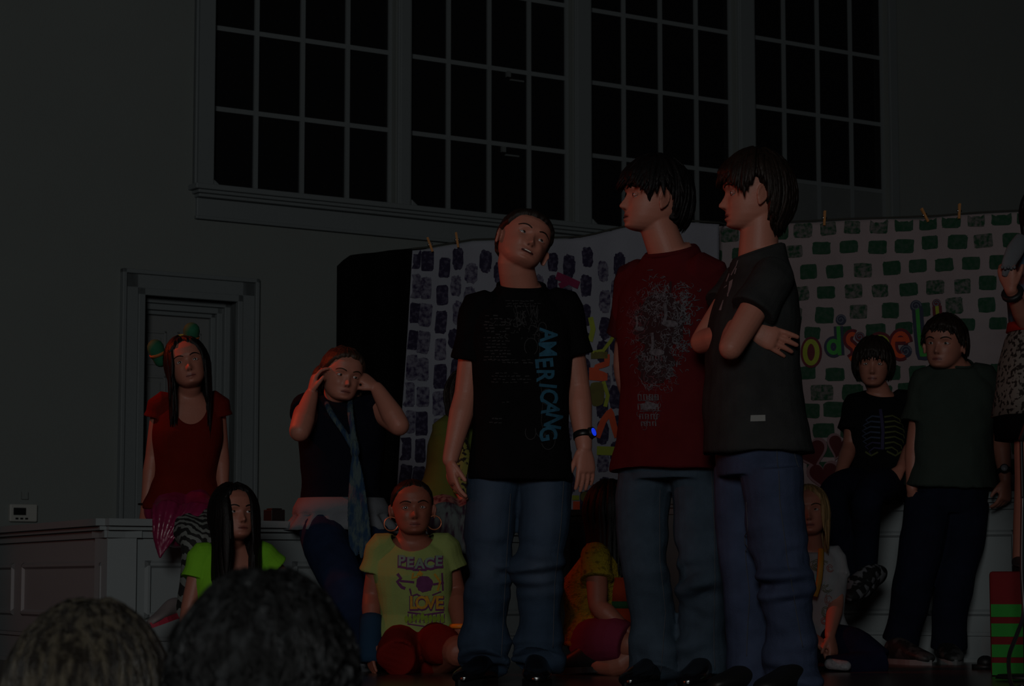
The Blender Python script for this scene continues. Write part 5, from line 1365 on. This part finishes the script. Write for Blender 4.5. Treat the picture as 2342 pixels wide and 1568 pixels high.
YT = mat('yellow_crochet_cotton', (.22, .155, .014), .9, 0, 40, .8, 120, col2=(.09, .06, .012), sharp=(.30, .50), spec=.05, stretch=(1, 1, 1.6))
g = garment('t_shirt', root, B, YT, lo=-.08, hi=1.12, grow=.016, sleeve=.48, srad=.060, flare=.03, disp=.004, seed=81, voxel=.006)
OP = cloth('orange_vest_cloth', (.20, .022, .006)); GP = cloth('green_stripe_cloth', (.012, .045, .018))
for (ya, yb_, m_, nm) in ((1320, 1374, OP, 'orange_panel'), (1374, 1390, GP, 'green_band'), (1390, 1432, OP, 'orange_panel')):
    M = MB(); M.rings([[c + V(.075 * math.cos(a), .12 * math.sin(a), 0) for a in [6.28318 * i / 24 for i in range(24)]] for c in (pv(1422, yb_, Y), pv(1420, ya, Y))]); M.build(nm, m_, root)
PK = cloth('pink_shorts_cotton', (.13, .016, .035))
M = MB(); B.torso(M, .018, lo=-.16, hi=.08); M.tube([pv(1355, 1475, Y - .08), pv(1400, 1462, Y - .22), pv(1432, 1468, Y - .26)], [.105, .09, .072], 18, dens=3, round_end=False); M.tube([pv(1350, 1500, Y), pv(1340, 1512, Y)], [.06, .05], 14)
M.build('shorts', PK, root, voxel=.007, disp=lambda co: .003 * sines(co, 12, 25))
M = MB(); M.tube([pv(1440, 1472, Y - .25), pv(1485, 1475, Y - .24)], [.058, .056], 14); M.build('knee', SKIN_TAN, root, tint=lambda co: np.zeros((len(co), 4)))
shoe(root, pv(1385, 1536, Y - .22), pv(1330, 1538, Y - .16), BLACKP, .22, .085, .11)

# --- blonde girl in the white T-shirt
Y = 9.65
J = dict(sA=pv(1808, 1278, Y), sB=pv(1905, 1272, Y + .05), hA=pv(1822, 1462, Y + .02), hB=pv(1905, 1462, Y + .06), eA=pv(1800, 1375, Y), wA=pv(1850, 1450, Y - .16), eB=pv(1912, 1378, Y - .02), wB=pv(1898, 1452, Y - .18))
hd = dict(A=dict(d=XZ(.6, -.3, -.5), n=XZ(0, .3, -1), t=XZ(.5, -1, 0), curl=.4, s=.84), B=dict(d=XZ(.12, -.25, -.85), n=XZ(-.6, .4, -.3), t=XZ(-.6, -1, 0), curl=.45, s=.84))
root, B, T, R, body = make_person('fair-haired person in a white printed T-shirt with a yellow strap, sitting on the floor', J,
    (pv(1850, 1172, Y - .03), -8, 8, -4, .90), GIRL, .88, .9, 0, SKIN_FAIR, .80, .0045, hd, base=V(pv(1865, 1500, Y).x, Y, 0), neck=.88, wide=1.06, brow=HAIR_BROWN, gaze=(-10, 8))
hair_long('hair', root, T, HAIR_BLOND, ([0, 15, 35, 60, 80, 100, 180], [.088, .080, .05, -.01, -.05, -.08, -.09]), ([0, 40, 60, 90, 180], [55, 75, 100, 112, 118]), ([0, 45, 60, 90, 180], [0, .05, .13, .15, .08]), 90, n=110, rad=.011, az=(50, 310), wav=.04)
WT = cloth('white_tshirt_cotton', (.26, .26, .275))
g = garment('t_shirt', root, B, WT, lo=-.02, hi=1.10, grow=.014, sleeve=.45, srad=.056, flare=.01, disp=.004, seed=91, voxel=.006)
s_ = Y / F; O = pv(1870, 1350, Y); fn = on_cloth(g, O, V(1, 0, 0), V(0, 0, 1), V(0, -1, 0))
D = Draw(); pp = lambda px, py: ((px - 1870) * s_, (1350 - py) * s_); rn = random.Random(5)
for (cx, cy, r1, r2, mi) in ((1872, 1292, 24, 12, 0), (1866, 1298, 14, 8, 0), (1895, 1300, 8, 8, 1), (1868, 1325, 13, 14, 2), (1888, 1345, 14, 10, 0), (1890, 1370, 9, 12, 1), (1884, 1398, 10, 12, 0), (1880, 1418, 9, 8, 1)):
    for k in range(3): D.stroke([pp(cx + r1 * math.cos(a) * (1 - k * .25) + rn.uniform(-1, 1), cy + r2 * math.sin(a) * (1 - k * .25) + rn.uniform(-1, 1)) for a in np.linspace(rn.uniform(0, 2), rn.uniform(4, 6.3), 14)], 1.5 * s_, mi)
D.blob(pp(1862, 1328), 9 * s_, 13 * s_, 2, 14, .2, 0, 2, rn)
D.build('print', [mat('olive_sketch_print', (.10, .10, .06), .8), mat('dusty_red_print', (.22, .09, .08), .8), mat('pale_teal_print', (.16, .27, .27), .8)], g, fn)
M = MB(); M.tube([pv(1878, 1255, Y - .11), pv(1877, 1290, Y - .155), pv(1873, 1330, Y - .16), pv(1864, 1362, Y - .155)], [(.012, .003)] * 4, 8, ref=V(1, 0, 0), dens=5); M.build('yellow_strap', mat('golden_yellow_ribbon', (.28, .14, .008), .6), root)
DN = mat('dark_indigo_denim', (.008, .009, .026), .9, .3, 14, .2, 300, spec=.05)
trousers('jeans', root, B, DN, [([pv(1895, 1472, Y), pv(1950, 1478, Y - .14), pv(2018, 1515, Y - .20)], [.085, .078, .055]), ([pv(2018, 1510, Y - .2), pv(1950, 1522, Y - .24), pv(1890, 1522, Y - .26)], [.055, .050, .042]), ([pv(1830, 1472, Y), pv(1810, 1490, Y - .3), pv(1870, 1518, Y - .36)], [.08, .062, .045])], seed=92, waist=.12, lo=-.13)
M = MB(); M.tube([pv(1898, 1518, Y - .32), pv(1935, 1522, Y - .33)], [(.022, .024), (.020, .022)], 10); M.build('frayed_cuff', mat('frayed_white_cuff', (.30, .30, .32), .9, .4, 80), root)

# --- boy in the rib-cage T-shirt sitting on the right wall
Y = 10.55
J = dict(sA=pv(1958, 925, Y), sB=pv(2068, 918, Y + .03), hA=pv(1965, 1098, Y + .03), hB=pv(2042, 1098, Y + .02), eA=pv(1944, 1020, Y - .02), wA=pv(1918, 1092, Y - .16), eB=pv(2092, 1010, Y - .0), wB=pv(2060, 1072, Y - .20))
hd = dict(A=dict(d=XZ(-.35, -.5, -.6), n=XZ(.1, .5, -.8), t=XZ(1, -.4, 0), curl=.35, s=.9), B=dict(d=XZ(-.55, -.4, -.6), n=XZ(-.1, .5, -.8), t=XZ(-1, -.4, 0), curl=.35, s=.9))
root, B, T, R, body = make_person('person in a black T-shirt with a rib-cage print, sitting on the right wall', J,
    (pv(1998, 833, Y - .03), -12, -4, 2, .94), BOY, .84, .88, 0, SKIN_MID, .86, .0055, hd, base=V(pv(2000, 1200, Y).x, Y - .1, 0), neck=.9, brow=HAIR_BLACK)
M = MB(); hair_cap(M, T, .018, ([0, 30, 55, 75, 90, 110, 180], [.035, .030, .012, -.05, -.06, -.08, -.09]), 100, .003, 1.0, .008)
locks(M, T, 190, ([0, 30, 50, 70, 90, 180], [80, 82, 95, 122, 128, 134]), .020, 101, rad=.009, wav=.05); M.build('hair', HAIR_DARK, root)
g = garment('t_shirt', root, B, TB, lo=-.0, hi=1.12, grow=.016, sleeve=.62, srad=.060, flare=.02, disp=.004, seed=102, voxel=.006)
s_ = Y / F; O = pv(2010, 1000, Y); fn = on_cloth(g, O, V(1, 0, 0), V(0, 0, 1), V(0, -1, 0))
D = Draw(); pp = lambda px, py: ((px - 2010) * s_, (1000 - py) * s_)
D.stroke([pp(2008, 938), pp(2012, 990), pp(2010, 1030)], 7 * s_, 2)
for k in range(7):
    y = 956 + k * 12; w_ = (32, 38, 40, 40, 38, 34, 26)[k]
    D.stroke([pp(2006, y), pp(2006 - w_ * .55, y - 2), pp(2006 - w_, y + 7), pp(2006 - w_ * .8, y + 13)], (4.2 * s_, 2 * s_), 0 if k < 5 else 2)
    D.stroke([pp(2016, y), pp(2016 + w_ * .6, y - 3), pp(2016 + w_ * 1.1, y + 5), pp(2016 + w_ * 1.15, y + 12)], (4.2 * s_, 2 * s_), 1)
D.stroke([pp(1972, 1035), pp(1985, 1044), pp(2000, 1036)], 4 * s_, 1); D.stroke([pp(2020, 1034), pp(2040, 1044), pp(2055, 1034)], 4 * s_, 1)
D.build('print', [mat('steel_blue_print', (.018, .026, .05), .8), mat('olive_yellow_print', (.04, .044, .010), .8), mat('violet_print', (.016, .012, .04), .8)], g, fn)
legs = [([pv(1972, 1112, Y), pv(1938, 1112, Y - .22), pv(1904, 1135, Y - .36), pv(1918, 1220, Y - .33), pv(1938, 1318, Y - .26)], [.082, .078, .066, .058, .052]), ([pv(2040, 1112, Y), pv(2015, 1112, Y - .25), pv(1985, 1138, Y - .42), pv(1980, 1220, Y - .36), pv(1976, 1322, Y - .28)], [.085, .080, .068, .060, .054])]
trousers('jeans', root, B, DENIM_D, legs, seed=103, waist=.10, lo=-.12)
PLD = mat('black_white_check_shoe', (.11, .11, .12), .6, 0, 26, col2=(.008, .008, .008), sharp=(.50, .55), detail=1)
shoe(root, pv(1985, 1335, Y - .25), pv(1935, 1372, Y - .45), PLD, .28, .11, .11, BLACKP, up=V(.1, -.75, .6)); shoe(root, pv(2000, 1335, Y - .2), pv(1960, 1360, Y - .35), PLD, .27, .10, .10, BLACKP, up=V(.2, -.7, .6))

# --- boy in the dark green-grey T-shirt leaning on the right wall
Y = 10.35
J = dict(sA=pv(2118, 872, Y), sB=pv(2246, 862, Y + .02), hA=pv(2128, 1130, Y + .01), hB=pv(2218, 1130, Y + .03), eA=pv(2092, 1015, Y + .0), wA=pv(2086, 1118, Y - .03), eB=pv(2288, 1000, Y + .02), wB=pv(2300, 1098, Y - .05))
hd = dict(A=dict(d=XZ(.0, -.2, -1), n=XZ(.9, .4, 0), t=XZ(.3, -1, 0), curl=.5, s=.95), B=dict(d=XZ(-.12, -.2, -1), n=XZ(-.6, .8, 0), t=XZ(-1, -.4, 0), curl=.9, s=.95))
root, B, T, R, body = make_person('person in a plain dark green-grey T-shirt leaning on the right wall', J,
    (pv(2160, 788, Y - .04), -30, -2, 4, 1.02), BOY, .98, 1.08, 0, SKIN_MID, .98, .0055, hd, base=V(pv(2160, 1500, Y).x, Y - .1, 0), neck=1.08, brow=HAIR_DARK, wide=1.06)
M = MB(); hair_cap(M, T, .016, ([0, 30, 52, 68, 80, 92, 110, 130, 180], [.052, .048, .034, -.005, .010, .0, -.04, -.06, -.065]), 110, .003, 1.06, .006)
locks(M, T, 150, ([0, 30, 55, 75, 90, 120, 180], [68, 70, 80, 98, 92, 118, 124]), .017, 111, rad=.009, wav=.06, flip=.3); M.build('hair', HAIR_DARK, root)
GG = cloth('green_grey_tshirt_cotton', (.030, .038, .032), spec=.03)
g = garment('t_shirt', root, B, GG, lo=.06, hi=1.14, grow=.024, sleeve=.66, srad=.072, flare=.03, disp=.005, seed=112, voxel=.0065)
M = MB(); cp = B.ring(1.15, .080, .072, 28); M.tube(cp + [cp[0]], [(.006, .0035)] * 29, 8, ref=B.up); M.build('collar', GG, g)
legs = [([pv(2122, 1145, Y), pv(2112, 1220, Y - .05), pv(2090, 1330, Y - .10), pv(2072, 1420, Y - .04), pv(2058, 1470, Y - .02)], [.10, .10, .088, .078, .080]), ([pv(2212, 1145, Y + .02), pv(2202, 1220, Y - .0), pv(2182, 1330, Y - .06), pv(2172, 1420, Y - .02), pv(2170, 1482, Y)], [.10, .10, .086, .076, .080])]
trousers('jeans', root, B, DENIM_D, legs, seed=113, waist=.14, disp=.006)
DSH = mat('dark_sneaker', (.035, .035, .035), .6, 0, 18, col2=(.008, .008, .008), sharp=(.45, .55)); GSO = mat('grey_rubber_sole', (.12, .12, .12), .6)
shoe(root, V(pv(2050, 1500, 10.3).x - .03, 10.32, .0), V(pv(2100, 1500, 10.0).x + .05, 10.08, .0), DSH, .30, .105, .10, GSO); shoe(root, V(pv(2165, 1500, 10.3).x, 10.42, 0), V(pv(2185, 1500, 10.1).x + .01, 10.1, 0), DSH, .29, .105, .10, GSO)
watch(root, J['wB'] + V(0, 0, .01), J['eB'], V(-.2, -1, 0), False, .034)

# --- girl standing on the striped box, cut by the right edge
Y = 9.12; bz_ = zt
J = dict(sA=pv(2338, 590, Y), sB=pv(2432, 590, Y + .08), hA=pv(2348, 850, Y), hB=pv(2428, 850, Y + .06), eA=pv(2345, 735, Y - .06), wA=pv(2312, 662, Y - .18), eB=pv(2450, 730, Y + .05), wB=pv(2455, 850, Y))
hd = dict(A=dict(d=XZ(-.22, -.1, 1), n=XZ(.5, .8, 0), t=XZ(1, -.5, 0), curl=.9, s=.95), B=dict(d=XZ(0, 0, -1), n=XZ(-1, 0, 0), t=XZ(0, -1, 0), curl=.3, s=.85))
root, B, T, R, body = make_person('person in a leopard skirt standing on the red and green striped box', J,
    (pv(2392, 492, Y - .02), 20, 0, 0, .95), GIRL, .95, .95, 0, SKIN_MID, .85, .0055, hd, base=V(pv(2395, 1300, Y).x, Y, bz_), neck=.88, wide=1.06,
    legs=[([pv(2362, 1000, Y), pv(2352, 1150, Y), pv(2338, 1278, Y + .01)], [.072, .055, .038]), ([pv(2425, 1000, Y + .05), pv(2425, 1150, Y + .05), pv(2425, 1278, Y + .05)], [.072, .055, .038])])
hair_long('hair', root, T, HAIR_BLACK, ([0, 20, 40, 60, 80, 100, 180], [.088, .078, .05, -.01, -.05, -.08, -.09]), ([0, 40, 60, 90, 180], [50, 70, 104, 114, 118]), ([0, 45, 60, 90, 180], [0, .1, .18, .2, .18]), 120, n=90, rad=.013, az=(46, 314))
PT = mat('blue_orange_patterned_cloth', (.04, .11, .17), .7, 0, 16, col2=(.09, .03, .03), sharp=(.45, .55))
garment('blouse', root, B, PT, lo=.15, hi=1.1, grow=.014, sleeve=.35, srad=.058, disp=.004, seed=121, voxel=.007)
LEO2 = mat('leopard_skirt_cloth', (.12, .11, .095), .8, 0, 62, col2=(.010, .008, .006), sharp=(.42, .50), detail=1)
M = MB(); M.rings([B.ring(f, .142 + g_, .11 + g_, 48) for f, g_ in ((.36, -.01), (.28, .01), (.05, .035), (-.15, .048), (-.40, .062))]); M.build('leopard_skirt', LEO2, root, disp=lambda co: .004 * sines(co, 8, 30))
M = MB(); M.rings([B.ring(f, .142 + g_, .11 + g_, 32) for f, g_ in ((.42, -.0), (.34, .006))]); M.build('red_belt', cloth('red_belt_cloth', (.25, .015, .01)), root)
M = MB(); M.rings([B.ring(f, .142 + g_, .11 + g_, 48) for f, g_ in ((-.38, .055), (-.6, .05))]); M.build('black_underskirt', BLACKC, root)
shoe(root, V(pv(2338, 1300, Y).x, Y + .06, bz_), V(pv(2334, 1300, Y).x - .02, Y - .18, bz_), mat('dark_flat_shoe', (.03, .02, .02), .6), .22, .08, .05); shoe(root, V(pv(2425, 1300, Y).x, Y + .12, bz_), V(pv(2425, 1300, Y).x, Y - .12, bz_), mat('dark_flat_shoe', (.03, .02, .02), .6), .22, .08, .05)
WSC = cloth('white_scarf_cloth', (.12, .12, .13)); c = pv(2318, 600, Y - .2)
M = MB(); M.tube([pv(2298, 628, Y - .2), pv(2308, 600, Y - .2), pv(2322, 572, Y - .17), pv(2338, 545, Y - .12)], [(.012, .008), (.028, .012), (.034, .014), (.028, .014)], 14, ref=V(1, 0, 0), dens=4)
for k in range(5): M.ell(pv(2292 + k * 7, 611 + (k % 2) * 2, Y - .225), (.006, .006, .007), None, 8, 6)
sc_ = tag(M.build('white_cloth', WSC), 'white cloth held up in the hand of the person at the right edge', 'cloth')
M = MB(); cw = J['wA']; dw = unit(J['wA'] - J['eA']); fx = dw.orthogonal().normalized(); fy = dw.cross(fx); M.tube([cw - dw * .02 + (fx * math.cos(a) + fy * math.sin(a)) * .033 for a in np.linspace(0, 6.283, 17)], [.012] * 17, 8); M.build('bracelet', BLACKP, root)

# ------------------------------------------------------------------ audience heads in the foreground
FL = -1.3
HAIR_AB = mat('hair_light_brown_painted_highlights', (.085, .068, .045), .38, 0, 24, .8, 110, spec=.5, stretch=(4, 4, .3), col2=(.012, .008, .005), sharp=(.42, .62))  # pale streaks are overhead highlights put into the hair colour
HAIR_AD = mat('hair_black_painted_highlights', (.036, .038, .040), .35, 0, 26, .8, 120, spec=.4, stretch=(2.5, 2.5, 1), col2=(.0015, .0015, .0015), sharp=(.52, .70))  # grey flecks on near-black are light glints painted into the colour
for (label, px, py, Y, yaw, hs, hm, seed, skn, shirt, curl, rad) in (
        ('person in the audience at the lower left corner with brown hair, from behind', 206, 1642, 3.0, 172, 1.14, HAIR_AB, 200, SKIN_FAIR, (.05, .06, .09), 0, .0075),
        ('person in the audience with dark curly hair, seen from behind', 604, 1602, 2.28, 180, .97, HAIR_AD, 220, SKIN_FAIR, (.06, .05, .05), 1.0, .0060)):
    c = at(px, py, Y)
    side = 1.0
    J = dict(sA=c + V(.19, -.02, -.31), sB=c + V(-.19, -.02, -.31), hA=c + V(.095, .0, -.80), hB=c + V(-.095, .0, -.80), eA=c + V(.25, .0, -.60), eB=c + V(-.25, .0, -.60), wA=c + V(.24, .10, -.85), wB=c + V(-.24, .10, -.85))
    hd = dict(A=dict(d=XZ(0, .1, -1), n=XZ(-1, 0, 0), t=XZ(0, 1, 0), curl=.4), B=dict(d=XZ(0, .1, -1), n=XZ(1, 0, 0), t=XZ(0, 1, 0), curl=.4))
    root, B, T, R, body = make_person(label, J, (c, yaw, 0, 0, hs), BOY, 1.0, 1.0, 0, skn, 1.0, .006, hd, base=V(c.x, c.y, FL), brow=hm)
    M = MB(); hair_cap(M, T, .011, ([0, 30, 55, 72, 84, 96, 112, 130, 180], [.055, .05, .03, .01, .02, .0, -.05, -.08, -.085]), seed, .002, 1.0, .006)
    M2 = M
    locks(M, T, 900, ([0, 30, 55, 72, 84, 96, 112, 130, 180], [70, 72, 80, 84, 80, 86, 110, 124, 128]), .012, seed + 1, rad=rad, wav=.05 if not curl else .12, curl=curl, phi0=(2, 80), flat=.4, nseg=8)
    M.build('hair', hm, root)
    garment('t_shirt', root, B, cloth('audience_shirt', shirt), lo=-.1, hi=1.12, grow=.018, sleeve=.6, srad=.068, flare=.02, seed=seed, voxel=.01)
    trousers('trousers', root, B, DENIM_D, [([J['h' + s_x], J['h' + s_x] + V(0, .02, -.42), V(J['h' + s_x].x, c.y, FL + .08)], [.09, .07, .07]) for s_x in 'AB'], seed=seed, voxel=.012)
    for s_x in 'AB': shoe(root, V(J['h' + s_x].x, c.y - .08, FL), V(J['h' + s_x].x, c.y + .2, FL), BLACKP)
